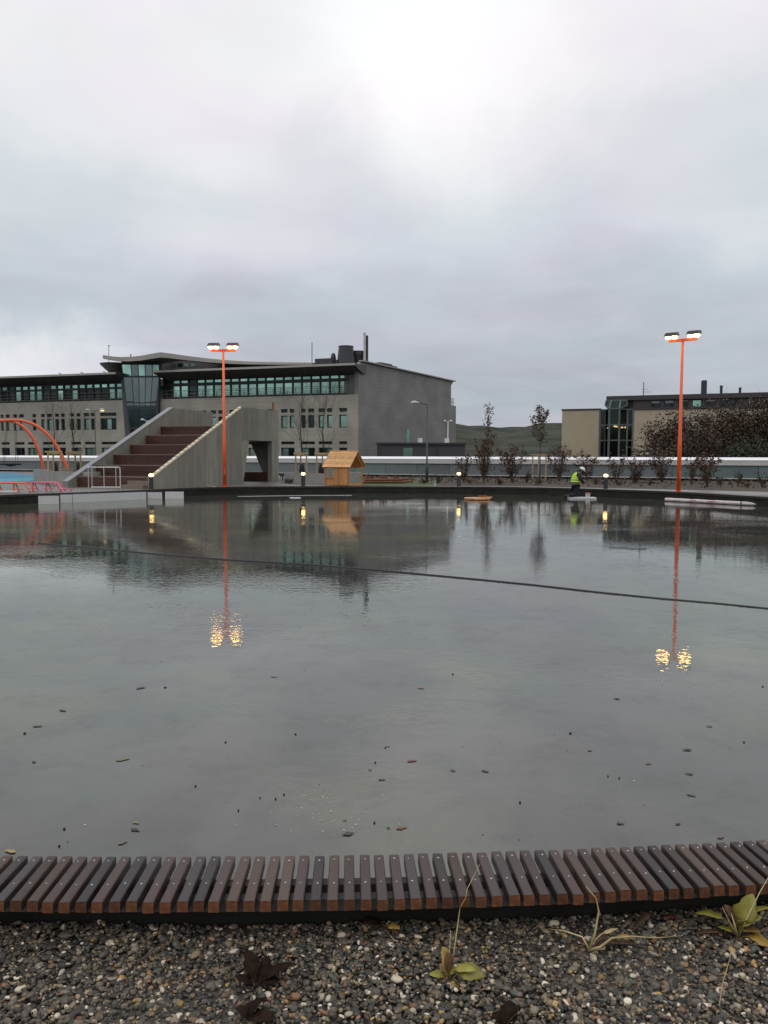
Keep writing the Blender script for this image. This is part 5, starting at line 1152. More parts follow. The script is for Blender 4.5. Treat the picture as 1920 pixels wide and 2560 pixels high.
# coloured rubber mound
mc = AT(-20, 1190, 43.5); mb = MB(); rings = []; n_ = 40
mound = thing('rubber_mound', 'low blue and turquoise rubber play mound left of the planter', 'play mound', (mc.x, mc.y, .33))
for nm, mt_, r0_, r1_ in (('purple_ring', m_purple, 1.0, .80), ('turquoise_ring', m_cyan, .80, .62), ('blue_top', m_blue, .62, 0.0)):
    mb = MB(); k_ = 5
    for s_ in range(k_ + 1):
        r_ = r0_ + (r1_ - r0_) * s_ / k_; 
        for j in range(n_): a = 2 * math.pi * j / n_; wob = 1 + .05 * math.sin(2 * a + 1) + .04 * math.sin(3 * a); mb.v.append((mc.x + math.cos(a) * 3.5 * max(r_, .01) * wob, mc.y + math.sin(a) * 5.0 * max(r_, .01) * wob, .338 + .48 * max(0, 1 - (r_ * 1.15) ** 2) ** 1.2 + (.0 if nm != 'purple_ring' else .001)))
    for s_ in range(k_):
        for j in range(n_): a0_ = s_ * n_ + j; a1_ = s_ * n_ + (j + 1) % n_; mb.f.append((a0_, a1_, a1_ + n_, a0_ + n_)); mb.m.append(0)
    mb.build(nm, mt_, mound, smooth=True)
# bent-tube benches at the rim
def tube_bench(label, pxl, pxr, pyt, pyb, m, Y, cat='bench', ext=False, stripe=False):
    a, b = AT(pxl, pyt, Y), AT(pxr, pyt, Y); z0 = .352; root = thing('tube_bench', label, cat, ((a.x + b.x) / 2, Y, z0), 'bent tube benches at the rim'); zt_ = a.z; L_ = b.x - a.x
    mb = MB(); mb.box(((a.x + b.x) / 2, Y, zt_ - .02), (L_, .42, .04)); mb.build('seat', m, root)
    for yy in (-.2, .2):
        mb = MB(); mb.tube([(a.x - .04, Y + yy, zt_ - .06), (a.x + .02, Y + yy, zt_ - .01), (b.x - .02, Y + yy, zt_ - .01), (b.x + .05, Y + yy, zt_ - .07), (b.x + .18, Y + yy, z0 + .06), (b.x + .22, Y + yy, z0)], .022, 8); mb.build('frame_tube', m, root, smooth=True)
    for xx in (a.x + .1, a.x + L_ * .62):
        mb = MB(); mb.tube([(xx, Y - .12, z0), (xx, Y - .06, zt_ - .03)], .028, 6); mb.tube([(xx + .10, Y + .15, z0), (xx, Y + .06, zt_ - .03)], .02, 6); mb.build('leg', m, root)
    mb = MB(); mb.box(((a.x + b.x) / 2 + L_ * .28, Y - .25, z0 + .10), (L_ * .35, .12, .035)); mb.box(((a.x + b.x) / 2 - L_ * .35, Y - .3, z0 + .10), (L_ * .3, .12, .035)); mb.build('foot_board', m, root)
tube_bench('orange bent-tube bench at the left edge, farther left of the two', -12, 67, 1206.5, 1230, m_orange, 30.4)
tube_bench('pink bent-tube bench at the rim above the white boards', 78, 143, 1205, 1229, m_pink, 31.6)
mb = MB(); mb.tube([AT(144, 1206, 31.4), AT(158, 1228, 30.9), AT(169, 1251, 30.6)], .022, 8); o = mb.build('pink_tube', m_pink, smooth=True); recentre(o); tag(o, 'pink tube sloping from the pink bench down to the rink floor', 'tube')
mb = MB(); a = AT(147, 1223.5, 31.8); b = AT(184, 1223.5, 31.8); mb.box(((a.x + b.x) / 2, 31.8, a.z), (b.x - a.x, .12, .035)); mb.box((a.x + .1, 31.8, (a.z + .35) / 2), (.04, .1, a.z - .35)); mb.box((b.x - .1, 31.8, (a.z + .35) / 2), (.04, .1, a.z - .35)); o = mb.build('pink_bench_board', m_pink); recentre(o); tag(o, 'low narrow pink bench just right of the pink tube bench', 'bench')
mb = MB(); a = W(18, 1228.5, .40); mb.beam(a + Vector((-.4, 0, 0)), a + Vector((.35, .05, 0)), .2, .05); o = mb.build('white_board', m_whitep); recentre(o); tag(o, 'short white board lying under the orange bench', 'board')
# rail frame (small goal)
gl = W(232, 1222.5, .333); gr = W(298, 1222.5, .333); gt = AT(220, 1168.5, gl.y).z; goal = thing('metal_barrier', 'white tubular metal barrier standing before the stair wall', 'barrier', (gl + gr) / 2)
mb = MB(); pA = AT(216, 1168, gl.y); pB = Vector((AT(300, 1169, gl.y).x, gl.y, pA.z)); mb.tube([pA, pB - Vector((.06, 0, 0)), pB + Vector((0, 0, -.05))], .024, 8); mb.build('top_rail', m_whitep, goal, smooth=True)
mb = MB(); mb.tube([(AT(228, 1200, gl.y).x, gl.y, .41), (pB.x, gl.y, .41)], .022, 8); mb.build('bottom_rail', m_whitep, goal)
for x_, m_ in ((AT(221, 1200, gl.y).x, m_facade_strip), (AT(230, 1200, gl.y).x, m_facade_strip), (AT(260, 1200, gl.y).x, m_facade_strip), (AT(290, 1200, gl.y).x, m_facade_strip), (pB.x, m_facade_strip)):
    mb = MB(); mb.tube([(x_, gl.y, .335), (x_, gl.y, pA.z - .01)], .018 if x_ != pB.x else .024, 8); mb.build('upright', m_, goal)
# white boards standing along the kerb
def wboard(label, p0, p1, h_, grp_='white boards along the far-left kerb'):
    a, b = W(*p0, .002), W(*p1, .002); mb = MB(); d = (b - a).normalized(); nn = Vector((-d.y, d.x, 0)); mb.hexa([a, b, b + nn * .05, a + nn * .05, a + Vector((0, 0, h_)), b + Vector((0, 0, h_)), b + nn * .05 + Vector((0, 0, h_)), a + nn * .05 + Vector((0, 0, h_))])
    c = (a + b) / 2; root = thing('white_board', label, 'board', c, grp_); mb.build('panel', m_white, root)
    mb = MB(); t_ = Vector((0, 0, h_ + .002)); mb.hexa([a + t_, b + t_, b + nn * .05 + t_, a + nn * .05 + t_, a + t_ + Vector((0, 0, .02)), b + t_ + Vector((0, 0, .02)), b + nn * .05 + t_ + Vector((0, 0, .02)), a + nn * .05 + t_ + Vector((0, 0, .02))]); mb.build('edge_trim', m_navyline, root)
wboard('white board at the kerb below the pink bench', (96, 1261), (148, 1260), .30)
wboard('short pale board recessed between the pink tube and the long board', (151, 1257), (181, 1256.5), .30)
wboard('long white board running along the kerb below the stair block', (183, 1256.5), (366, 1249), .31)
wboard('narrow pale board behind the left bollard reflection', (369, 1246.5), (405, 1246.5), .26)
wboard('small square white board at the right end of the boards', (413, 1247), (459, 1247), .29)

# ------------------------------------------------------------------ things on the rink
def flat_prop(name, label, cat, mb, m, **k): o = mb.build(name, m, **k); recentre(o); return tag(o, label, cat)
# black cable
cab = [(95, 1358), (250, 1372), (420, 1388), (560, 1399), (760, 1411), (925, 1424), (1080, 1438), (1200, 1449), (1340, 1463), (1500, 1481), (1650, 1496), (1780, 1507), (1960, 1525)]
mb = MB(); mb.tube([W(x, y, .004) for x, y in cab], [.010 + .010 * (1 - i / 12) for i in range(13)], 6)
flat_prop('cable', 'long black cable lying across the whole wet rink', 'cable', mb, m_cable)
mb = MB(); mb.tube([W(1523, 1368, .01), W(1560, 1369, .012), W(1600, 1372, .012), W(1616, 1372, .01)], .006, 5); flat_prop('thin_stick', 'short thin dark stick lying on the water below the planting bed', 'stick', mb, m_cable)
mb = MB(); mb.tube([W(594, 1241, .004), W(680, 1239.5, .006), W(760, 1238.5, .006), W(880, 1238, .004)], .006, 5); flat_prop('white_lath', 'thin white lath lying at the foot of the far kerb', 'lath', mb, m_whitep)
mb = MB(); c = W(738, 1244.5, .012); mb.box(c, (.42, .35, .02), .3); flat_prop('white_scrap', 'small white scrap on the wet floor below the left bollard pair', 'scrap', mb, m_whitep)
# pale wrapped tubes with red stripe
for (p0, p1, lab) in (((1664, 1253), (1852, 1263), 'long pale wrapped tube with a dull red stripe lying at the right kerb'), ((1856, 1263), (1990, 1271), 'second pale striped tube running out of the frame at the right kerb')):
    a, b = W(*p0, .0), W(*p1, .0); root = thing('wrapped_tube', lab, 'tube', (a + b) / 2, 'pale wrapped tubes'); k_ = 14; mb = MB(); r_ = random.Random(3)
    mb.tube([a.lerp(b, t / k_) + Vector((0, r_.gauss(0, .01), .07)) for t in range(k_ + 1)], [.066 + r_.uniform(-.008, .008) for _ in range(k_ + 1)], 8); mb.build('wrap', m_hose, root)
    mb = MB(); mb.tube([a.lerp(b, t / k_) + Vector((0, -.052, .075 + r_.gauss(0, .003))) for t in range(k_ + 1)], .030, 6); mb.build('stripe', m_stripe, root)
# wooden disc with offcuts
c = W(1193, 1249, 0.0); dk = thing('wooden_disc', 'round pale timber disc with offcuts on top lying on the wet floor', 'wooden disc', c); 
for k in range(6):
    x0, x1 = -.52 + k * .175, -.52 + (k + 1) * .175 - .008; mb = MB(); y0, y1 = math.sqrt(max(0, .545 ** 2 - x0 ** 2)), math.sqrt(max(0, .545 ** 2 - x1 ** 2))
    mb.prism([c + Vector((x0, -y0, .02)), c + Vector((x1, -y1, .02)), c + Vector((x1, y1, .02)), c + Vector((x0, y0, .02))], (0, 0, .055)); mb.build('plank', m_woodl, dk)
mb = MB(); mb.prism([c + Vector((.05, -.1, .078)), c + Vector((.62, .0, .078)), c + Vector((.6, .2, .078)), c + Vector((.1, .15, .078))], (0, 0, .03)); mb.build('offcut', m_woodl, dk)
mb = MB(); mb.box(c + Vector((.22, .05, .14)), (.35, .12, .05), .3); mb.build('offcut', m_log, dk)
# kneeling board and bucket
kb = W(1452, 1247, 0); mb = MB(); a, b = W(1421, 1246.5, 0), W(1487, 1246.5, 0); mb.box(((a.x + b.x) / 2, a.y, .035), (b.x - a.x, .45, .05)); flat_prop('kneeling_board', 'white board on the wet floor under the kneeling worker', 'board', mb, m_whitep)
bk = W(1469.5, 1247, .0); bk = Vector((bk.x, a.y - .1, .062)); bu = thing('paint_bucket', 'white bucket with a red lid beside the kneeling worker', 'bucket', bk)
mb = MB(); mb.lathe(bk, [(.085, 0), (.10, .16), (.105, .165)], 18); mb.build('body', m_whitep, bu, smooth=True); mb = MB(); mb.lathe(bk + Vector((0, 0, .166)), [(.108, 0), (.108, .02), (.09, .025)], 18); mb.build('lid', m_red, bu)
mb = MB(); mb.tube([bk + Vector((math.cos(t) * .11, -.02, .14 - math.sin(t) * .06)) for t in np.linspace(0, math.pi, 8)], .004, 4); mb.build('handle', m_steel, bu)
# ---- the worker
def skin_mesh(name, joints, edges_, mat_, parent, sub=1):
    me = bpy.data.meshes.new(name); off = ow(parent); me.from_pydata([tuple(Vector(j[0]) - off) for j in joints], edges_, []); o = bpy.data.objects.new(name, me); C.objects.link(o); o.parent = parent
    sk = o.modifiers.new('skin', 'SKIN'); sk.use_smooth_shade = True
    for i, j in enumerate(joints): r_ = j[1] if isinstance(j[1], tuple) else (j[1], j[1]); me.skin_vertices[0].data[i].radius = r_
    me.skin_vertices[0].data[0].use_root = True
    sb = o.modifiers.new('sub', 'SUBSURF'); sb.levels = sub; sb.render_levels = sub; me.materials.append(mat_); return o
wb = Vector((AT(1440, 1240, a.y).x, a.y, .06)); ya = R(-12)
def wp(x, y, z): return wb + Vector((x * math.cos(ya) - y * math.sin(ya), x * math.sin(ya) + y * math.cos(ya), z))
per = thing('person', 'worker in a yellow-green hi-vis vest and white helmet kneeling on the wet rink', 'person', wb)
J = [(wp(-.04, 0, .55), .09), (wp(-.01, 0, .72), .085), (wp(.05, 0, .90), .09), (wp(.12, 0, 1.00), .06), (wp(.17, 0, 1.06), .05), (wp(.22, 0, 1.12), .085), (wp(.25, 0, 1.20), .07)]
E_ = [(0, 1), (1, 2), (2, 3), (3, 4), (4, 5), (5, 6)]
for sg_ in (-1, 1):
    k = len(J); J += [(wp(.07, sg_ * .17, .96), .058), (wp(.20, sg_ * .20, .74), .045), (wp(.32, sg_ * .12, .56), .030), (wp(.35, sg_ * .10, .52), .028)]; E_ += [(2, k), (k, k + 1), (k + 1, k + 2), (k + 2, k + 3)]
    for fi in range(5):
        q = len(J); dy = (fi - 2) * .017; ln_ = (.045, .075, .08, .075, .06)[fi]; J += [(wp(.36 + ln_ * .5, sg_ * .10 + dy, .50), .009), (wp(.36 + ln_ * .8, sg_ * .10 + dy * .9, .50 - ln_ * .7), .008)]; E_ += [(k + 3, q), (q, q + 1)]
    k = len(J); J += [(wp(-.03, sg_ * .10, .47), .06), (wp(.05, sg_ * .13, .09), .04), (wp(-.34, sg_ * .12, .06), .03), (wp(-.42, sg_ * .12, .05), .025), (wp(-.47, sg_ * .12, .01), .02)]; E_ += [(0, k), (k, k + 1), (k + 1, k + 2), (k + 2, k + 3), (k + 3, k + 4)]
skin_mesh('body', J, E_, m_skin, per)
# clothing grown slightly larger than the body
JJ = [(wp(-.05, 0, .52), .18), (wp(-.01, 0, .72), .165), (wp(.05, 0, .90), .17), (wp(.11, 0, .99), .095)]; EE = [(0, 1), (1, 2), (2, 3)]
for sg_ in (-1, 1): k = len(JJ); JJ += [(wp(.07, sg_ * .18, .96), .09), (wp(.20, sg_ * .21, .74), .075), (wp(.31, sg_ * .125, .575), .055)]; EE += [(2, k), (k, k + 1), (k + 1, k + 2)]
skin_mesh('jacket', JJ, EE, m_navy, per)
JJ = [(wp(-.05, 0, .55), .18)]; EE = []
for sg_ in (-1, 1): k = len(JJ); JJ += [(wp(-.03, sg_ * .10, .44), .14), (wp(.03, sg_ * .13, .10), .105), (wp(-.34, sg_ * .12, .07), .085)]; EE += [(0, k), (k, k + 1), (k + 1, k + 2)]
skin_mesh('trousers', JJ, EE, m_navy, per)
for sg_ in (-1, 1): skin_mesh('boot', [(wp(-.33, sg_ * .12, .06), .06), (wp(-.46, sg_ * .12, .04), .06), (wp(-.53, sg_ * .12, -.01), .045)], [(0, 1), (1, 2)], m_black, per)
vest = skin_mesh('vest', [(wp(-.06, 0, .54), (.25, .225)), (wp(-.03, 0, .70), (.235, .21)), (wp(.03, 0, .91), (.235, .21)), (wp(.10, 0, 1.02), (.15, .12))], [(0, 1), (1, 2), (2, 3)], m_hivis, per, 2)
for zz_, xx in ((.64, -.035), (.74, -.008)):
    mb = MB(); ring = []
    mb.tube_rings(wp(xx, 0, zz_), [(.236, 0), (.230, .03)], 20); mb.build('reflective_band', m_refl, vest, smooth=True)
# helmet with brim and face details
hc = wp(.235, 0, 1.165); mb = MB(); prof = [(.128, -.015), (.125, .02), (.108, .06), (.075, .09), (.03, .104), (.004, .106)]; mb.lathe((0, 0, 0), prof, 20); tilt = Matrix.Rotation(R(32), 4, 'Y'); mb.v = [tuple(hc + (Matrix.Rotation(ya, 4, 'Z') @ tilt @ Vector(v_)).to_3d()) for v_ in mb.v]; hm = mb.build('helmet', m_whitep, per, smooth=True)
mb = MB(); mb.prism([(.09, -.09, -.016), (.175, -.06, -.022), (.19, 0, -.024), (.175, .06, -.022), (.09, .09, -.016)], (0, 0, .008)); mb.v = [tuple(hc + (Matrix.Rotation(ya, 4, 'Z') @ tilt @ Vector(v_)).to_3d()) for v_ in mb.v]; mb.build('brim', m_whitep, hm)
mb = MB(); mb.box(wp(.305, 0, 1.10), (.03, .025, .03), ya); mb.build('nose', m_skin, per)
for sg_ in (-1, 1): mb = MB(); mb.box(wp(.20, sg_ * .088, 1.09), (.03, .015, .05), ya); mb.build('ear', m_skin, per)
mb = MB(); mb.lathe(wp(.20, 0, 1.04), [(.03, 0), (.085, .02), (.095, .07), (.09, .12)], 14); mb.build('hair', m_black, per, smooth=True)

# ------------------------------------------------------------------ fallen leaves and specks on the rink
def leafshape(px, py, wpx, col, ang, z=.002, curl=.03):
    c = W(px, py, z); dist = Vector((c.x, c.y, EYE)).length; L_ = max(.012, wpx / FPX * dist); n_ = 7; V = []; Fc = []
    for i in range(n_):
        t = i / (n_ - 1); w_ = .24 * math.sin(math.pi * min(1, t * .92 + .05)) ** 1.2 * (1 + .35 * math.sin(t * 9 + px)); x_ = (t - .5) * L_
        up = curl * L_ * .25 * (2 * t - 1) ** 2
        for s_ in (-1, 0, 1): V.append((x_, s_ * w_ * L_ * .9, up + abs(s_) * L_ * .012 * (1 + math.sin(px)) + .001))
    for i in range(n_ - 1):
        for j in range(2): a_ = i * 3 + j; Fc.append((a_, a_ + 1, a_ + 4, a_ + 3))
    me = bpy.data.meshes.new('fallen_leaf'); me.from_pydata(V, [], Fc); me.materials.append(mat('leaf_' + col[0], col[1], .5, .3, 80)); o = bpy.data.objects.new('fallen_leaf', me); C.objects.link(o); o.location = c; o.rotation_euler = (0, 0, ang)
    so = o.modifiers.new('thick', 'SOLIDIFY'); so.thickness = .0008; return o
CD, CY, CO, CRd, CG, CT = ('dark', (.035, .03, .026)), ('yellow', (.26, .20, .06)), ('orange', (.22, .10, .04)), ('red', (.16, .06, .045)), ('olive', (.11, .11, .05)), ('tan', (.17, .14, .09))
LV = [(352, 1720, 24, CD, .1, 'dark elongated fallen leaf, upper left, left of a dark speck'), (157, 1776.5, 22, CD, 0, 'dark slim fallen leaf near the left side above a round speck'), (94, 1816, 22, CD, .3, 'thin curled dark leaf left of the centre-left specks'),
      (85, 1905, 15, CD, 0, 'small dark leaf close to the left edge'), (307, 1899, 34, CG, .25, 'olive brown leaf, the largest on the left part of the floor'), (340, 2057, 18, CY, 0, 'small yellow leaf above a dark one at lower left'), (338, 2075, 27, CD, 0, 'dark leaf just below the small yellow one'),
      (307, 2107, 25, CT, .1, 'tan leaf close to the bench at lower left'), (26, 2129, 30, CY, .1, 'yellowish leaf touching the bench at the left edge'), (870, 2085, 34, CD, .3, 'large dark curled leaf near the bench left of centre'), (955, 1949.5, 18, CD, 0, 'thick dark leaf at the centre of the near floor'),
      (925, 1925, 11, CD, .2, 'tiny dark leaf above the thick central one'), (685, 1692, 18, CT, 0, 'faint pale leaf below the reflected left floodlight'), (862, 2051, 11, CD, 0, 'tiny dark leaf above the curled one'), (1052, 1720, 22, CO, -.1, 'orange-brown leaf upper centre right'),
      (1542, 1747, 19, CD, -.1, 'dark slim leaf left of the reflected right floodlight'), (967, 1868, 16, CD, 0, 'dark leaf with a white glint at the centre'), (1030, 1902.5, 26, CRd, 0, 'reddish slim leaf right of centre'), (1132, 1926.5, 16, CD, -.3, 'dark leaf, left of a close pair'),
      (1213, 1928, 20, CD, -.2, 'dark leaf, right of a close pair'), (1475, 1877, 13, CD, 0, 'small dark flat leaf below the round speck at right'), (1621, 1909.5, 15, CRd, .2, 'small reddish leaf in the right half'), (1717.5, 1875, 24, CD, .05, 'slim dark leaf at the right'), (1723, 1935, 19, CD, -.2, 'dark leaf below the slim one at the right'),
      (1728, 1988, 22, CG, 0, 'yellow-brown leaf at the right'), (1773, 1816, 15, CD, 0, 'faint dark leaf at the upper right of the near floor'), (1551, 2059.5, 20, CD, -.3, 'dark leaf near the bench, right of centre'), (1695.5, 2060, 16, CD, -.1, 'dark leaf near the bench at the right'), (1802, 2094, 20, CRd, .1, 'red leaf touching the bench at the right'),
      (1004, 2070, 30, CO, .05, 'orange-brown leaf close to the bench at the centre'), (971, 2070, 12, CD, .2, 'tiny dark leaf left of the orange-brown one')]
for (px, py, wp_, col, an, lab) in LV: tag(leafshape(px, py, wp_ * .95, col, an + rnd.uniform(-.7, .7)), lab, 'leaf', 'fallen leaves on the wet rink')
# countless specks as one mass
specks = [(413, 1719, 7), (62, 1834, 8), (564, 1856, 5), (489, 1966, 5), (689, 1998, 5), (596, 2027, 5), (936, 2058, 6), (938, 1907, 5), (1426, 1834, 7), (1132, 1686, 5), (1907, 1717, 5), (1860, 1856, 5), (1520, 1941, 4), (1548, 1946, 4), (1300, 2007, 6), (739, 1836, 5), (148, 2116, 6), (161, 2073, 7), (650, 1995, 4), (710, 1987, 5)]
mb = MB(); mw = MB(); r_ = random.Random(11)
def disc(m_, c, r0, n_=6, h_=.002): m_.lathe(c, [(r0, 0), (r0 * .8, h_), (r0 * .3, h_ * 1.2)], n_)
for (px, py, s_) in specks: c = W(px, py, .001); disc(mb, c, max(.003, s_ / FPX * c.y / 2), 7, .006)
for _ in range(300): x_, y_ = r_.uniform(-9, 9), 2.9 + 13 * r_.random() ** 1.6; disc(mb, (x_, y_, .001), r_.uniform(.0008, .003) * (1 + y_ * .05), 5, .002)
for _ in range(46):
    c = W(r_.gauss(815, 70), r_.uniform(1975, 2080), .001); disc(mw, c, r_.uniform(.0012, .0034), 5, .002)
for (px, py) in ((212, 2063), (860, 2076), (890, 2062), (828, 2029), (968, 1872), (1585, 1953)): c = W(px, py, .0015); disc(mw, c, .004, 6, .003)  # one of these discs paints the glint on the central dark leaf
mb.build('dirt_specks', m_black, kind='stuff'); mw.build('white_specks_and_glint', m_whitep, kind='stuff')

# ------------------------------------------------------------------ weeds in the gravel
def blade(base, tip, wid, mid_up=.3, curl=.1, seed=0, n_=12, fold=.25, petiole=.3):
    """curved broad leaf from base to tip with a stalk"""
    r_ = random.Random(seed); base, tip = Vector(base), Vector(tip); d = tip - base; L_ = d.length; side = d.cross(Vector((0, 0, 1)));
    if side.length < 1e-4: side = Vector((1, 0, 0))
    side = (side.normalized() + Vector((r_.gauss(0, .25), r_.gauss(0, .25), r_.gauss(0, .25)))).normalized(); up = side.cross(d).normalized()
    if up.z < 0 and abs(d.normalized().z) < .7: up = -up
    V, Fc = [], []
    for i in range(n_ + 1):
        t = i / n_; c = base + d * t + up * (mid_up * L_ * math.sin(math.pi * t) * (.6 if t > .5 else .8)); tt = max(0, (t - petiole) / (1 - petiole))
        w_ = wid * (math.sin(math.pi * tt ** .8) ** .8 if tt > 0 else 0) * r_.uniform(.72, 1.15) + .0016; c2 = c + Vector((0, 0, math.sin(t * 7 + seed) * L_ * .015))
        for s_ in (-1, 0, 1): V.append(tuple(c2 + side * s_ * w_ + up * (abs(s_) * w_ * fold)))
    for i in range(n_):
        for j in range(2): a_ = i * 3 + j; Fc.append((a_, a_ + 1, a_ + 4, a_ + 3))
    return V, Fc
def weed(name, label, base, specs, stems=()):
    root = thing(name, label, 'plant', base)
    for (nm, tipoff, wid, mu, m_, sd_, pet) in specs:
        V, Fc = blade(Vector(base), Vector(base) + Vector(tipoff), wid * 1.2, mu, seed=sd_, petiole=pet); mb = MB(); mb.add(V, Fc); o = mb.build(nm, m_, root, smooth=True); so = o.modifiers.new('thick', 'SOLIDIFY'); so.thickness = .0008
    for pts, r0, m_ in stems: mb = MB(); mb.tube(pts, [r0 * (1 - .75 * i / (len(pts) - 1)) for i in range(len(pts))], 6); mb.build('stem', m_, root, smooth=True)
    return root
m_lg = mat('yellow_green_leaf', (.34, .31, .05), .5, .3, 30, col2=(.22, .20, .035)); m_ly = mat('yellowing_leaf', (.42, .26, .05), .5, .3, 30, col2=(.22, .15, .04)); m_lb = mat('withered_brown_leaf', (.10, .05, .022), .7, .4, 30, .002, 60)
m_ld = mat('rotted_dark_leaf', (.020, .011, .007), .85, .5, 40, .006, 50, spec=.12); m_straw = mat('dry_straw', (.50, .40, .20), .7, .25, 30); m_lr = mat('crimson_leaf', (.25, .02, .015), .5, .2, 30)
def WG(px, py, z): return W(px, py, z + .033)
def GP(px, py, z=.16): return WG(px, py, z)
b = GP(1120, 2452)
def tipo(base, px, py, z): return tuple(WG(px, py, z) - Vector(base))
weed('weed_plant', 'small yellow-green weed with an upright yellowing leaf in the middle of the gravel', b, [('leaf', tipo(b, 1106, 2368, .255), .020, .1, m_ly, 1, .45), ('leaf', tipo(b, 1118, 2380, .245), .014, .1, m_lb, 9, .4), ('leaf', tipo(b, 1072, 2434, .18), .014, .25, m_lg, 2, .3), ('leaf', tipo(b, 1214, 2440, .185), .024, .3, m_lg, 3, .35), ('leaf', tipo(b, 1190, 2424, .21), .016, .3, m_lg, 4, .4), ('leaf', tipo(b, 1100, 2420, .20), .014, .2, m_ly, 5, .3), ('leaf', tipo(b, 1140, 2470, .165), .012, .2, m_ly, 6, .3), ('leaf', tipo(b, 1145, 2420, .2), .012, .2, m_lg, 7, .4), ('leaf', tipo(b, 1165, 2480, .162), .012, .2, m_lb, 8, .3)],
     [([b, b + Vector((.003, .02, .03)), b + Vector((.012, .06, .12))], .0035, m_straw)])
b = GP(1133, 2395); weed('dry_stalk', 'thin dry stalk leaning over the slats above the small weed', b, [], [([b, WG(1143, 2320, .22), WG(1150, 2270, .27), WG(1164, 2245, .345), WG(1168, 2222, .372), WG(1190, 2180, .40), WG(1200, 2160, .41)], .0022, m_straw)])
b = GP(1474, 2374)
weed('dry_weed', 'straw-coloured withered weed with long bent stems on the gravel', b, [('leaf', tipo(b, 1545, 2322, .2), .006, .3, m_straw, 1, .5), ('leaf', tipo(b, 1560, 2362, .17), .012, .2, m_lb, 2, .3), ('leaf', tipo(b, 1520, 2330, .19), .008, .1, m_lb, 3, .4), ('leaf', tipo(b, 1442, 2348, .18), .008, .2, m_lb, 4, .4), ('leaf', tipo(b, 1590, 2358, .165), .010, .1, m_lb, 5, .3)],
     [([b, WG(1488, 2330, .22), WG(1497, 2278, .27), WG(1490, 2245, .32), WG(1464, 2215, .345)], .0042, m_straw), ([b, WG(1500, 2368, .175), WG(1530, 2345, .20), WG(1580, 2341, .2), WG(1640, 2345, .18), WG(1700, 2340, .17)], .0048, m_straw), ([b, WG(1455, 2342, .2), WG(1410, 2327, .2), WG(1370, 2322, .18)], .0036, m_straw), ([b, WG(1510, 2372, .17), WG(1512, 2366, .18)], .004, m_straw)])
b = GP(1845, 2345)
weed('broad_leaf_weed', 'bushy weed with broad yellow-green leaves at the right edge of the gravel', b, [('leaf', tipo(b, 1882, 2236, .30), .030, .15, m_lg, 1, .35), ('leaf', tipo(b, 1810, 2262, .27), .016, .15, m_lb, 2, .5), ('leaf', tipo(b, 1737, 2282, .22), .024, .25, m_lg, 3, .4), ('leaf', tipo(b, 1905, 2292, .24), .026, .3, m_lg, 4, .3), ('leaf', tipo(b, 1900, 2330, .2), .024, .3, m_ly, 5, .3), ('leaf', tipo(b, 1935, 2368, .17), .022, .2, m_ly, 6, .3), ('leaf', tipo(b, 1795, 2318, .19), .014, .2, m_lg, 7, .3), ('leaf', tipo(b, 1850, 2358, .165), .012, .2, m_lb, 8, .3), ('leaf', tipo(b, 1940, 2270, .25), .022, .3, m_lg, 9, .4), ('leaf', tipo(b, 1740, 2332, .17), .010, .1, m_lb, 10, .3), ('leaf', tipo(b, 1870, 2300, .24), .022, .2, m_lg, 11, .4)],
     [([b, WG(1822, 2300, .22), WG(1806, 2268, .26)], .004, m_straw), ([b, WG(1836, 2310, .22), WG(1825, 2275, .25)], .004, m_straw), ([b, WG(1870, 2290, .25), WG(1900, 2230, .33), WG(1935, 2170, .40)], .003, m_straw)])
b = GP(1812, 2420); weed('dry_stalk', 'thin dry stalk standing in the gravel below the broad-leaved weed', b, [], [([GP(1798, 2515), WG(1806, 2460, .19), WG(1824, 2400, .23), WG(1832, 2350, .26)], .0018, m_straw)])
b = GP(640, 2470)
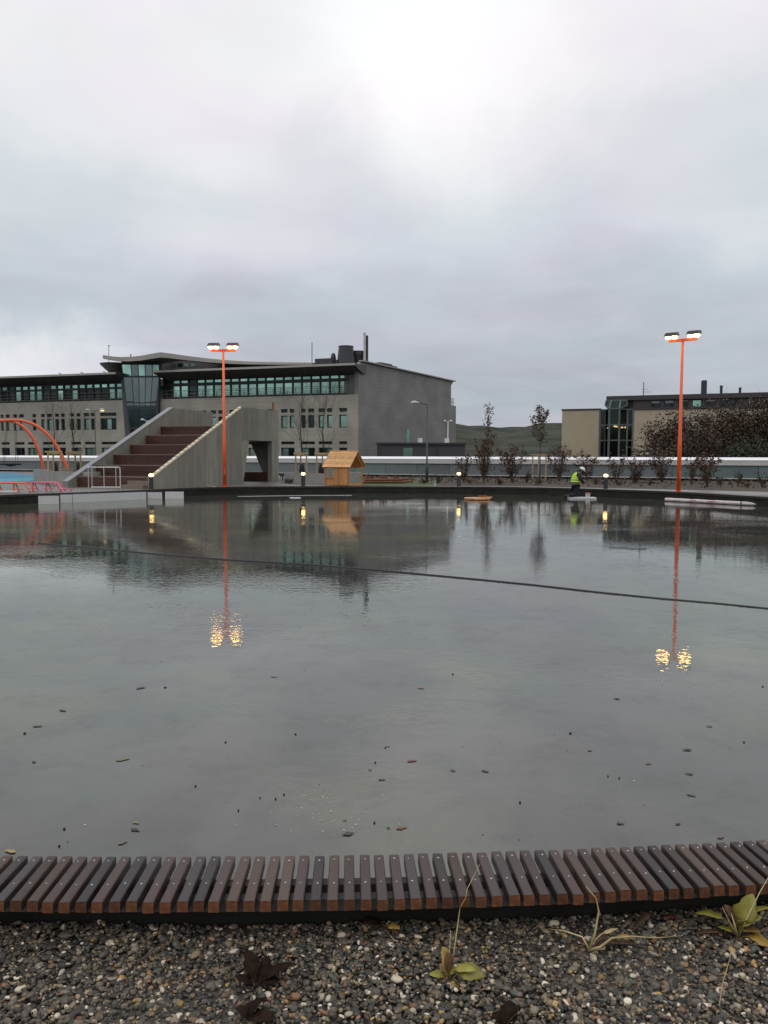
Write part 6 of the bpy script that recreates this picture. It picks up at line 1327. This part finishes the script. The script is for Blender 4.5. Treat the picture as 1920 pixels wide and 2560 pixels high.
weed('rotted_weed', 'dark rotted weed with limp leaves left of the centre of the gravel', b, [('leaf', tipo(b, 615, 2375, .23), .022, .2, m_ld, 1, .2), ('leaf', tipo(b, 740, 2410, .19), .020, .2, m_ld, 2, .2), ('leaf', tipo(b, 672, 2388, .21), .016, .1, m_ld, 3, .2), ('leaf', tipo(b, 700, 2450, .17), .018, .2, m_ld, 4, .2), ('leaf', tipo(b, 590, 2440, .17), .012, .2, m_ld, 5, .2)], [([b, WG(690, 2430, .19), WG(735, 2412, .2)], .0022, m_lb)])
b = GP(620, 2550); weed('rotted_weed', 'dark rotted weed lying at the bottom edge of the gravel', b, [('leaf', tipo(b, 665, 2492, .19), .022, .2, m_ld, 11, .1), ('leaf', tipo(b, 590, 2520, .18), .020, .2, m_ld, 12, .1), ('leaf', tipo(b, 690, 2545, .17), .018, .2, m_ld, 13, .1)], [])
b = GP(1262, 2570); weed('rotted_weed', 'dark brown rotted leaf clump at the bottom edge right of centre', b, [('leaf', tipo(b, 1275, 2500, .2), .024, .2, m_ld, 21, .05), ('leaf', tipo(b, 1300, 2540, .17), .02, .2, m_lb, 22, .1), ('leaf', tipo(b, 1235, 2530, .17), .018, .2, m_ld, 23, .1)], [])
b = GP(960, 2320); weed('withered_leaf_tuft', 'small withered brown tuft beneath the middle of the bench', b, [('leaf', tipo(b, 925, 2330, .165), .012, .3, m_lb, 31, .1), ('leaf', tipo(b, 1000, 2322, .18), .010, .2, m_ly, 32, .3), ('leaf', tipo(b, 1010, 2350, .165), .008, .2, m_lb, 33, .3), ('leaf', tipo(b, 905, 2300, .17), .012, .2, m_ld, 34, .1)], [([b, WG(985, 2350, .17), WG(1020, 2358, .165)], .002, m_straw)])
b = GP(1650, 2300); weed('crimson_leaf_litter', 'small crimson fallen leaf on the gravel under the bench at the right', b, [('leaf', tipo(b, 1695, 2297, .175), .014, .2, m_lr, 41, .0), ('leaf', tipo(b, 1580, 2325, .17), .012, .3, m_lb, 42, .1)], [])
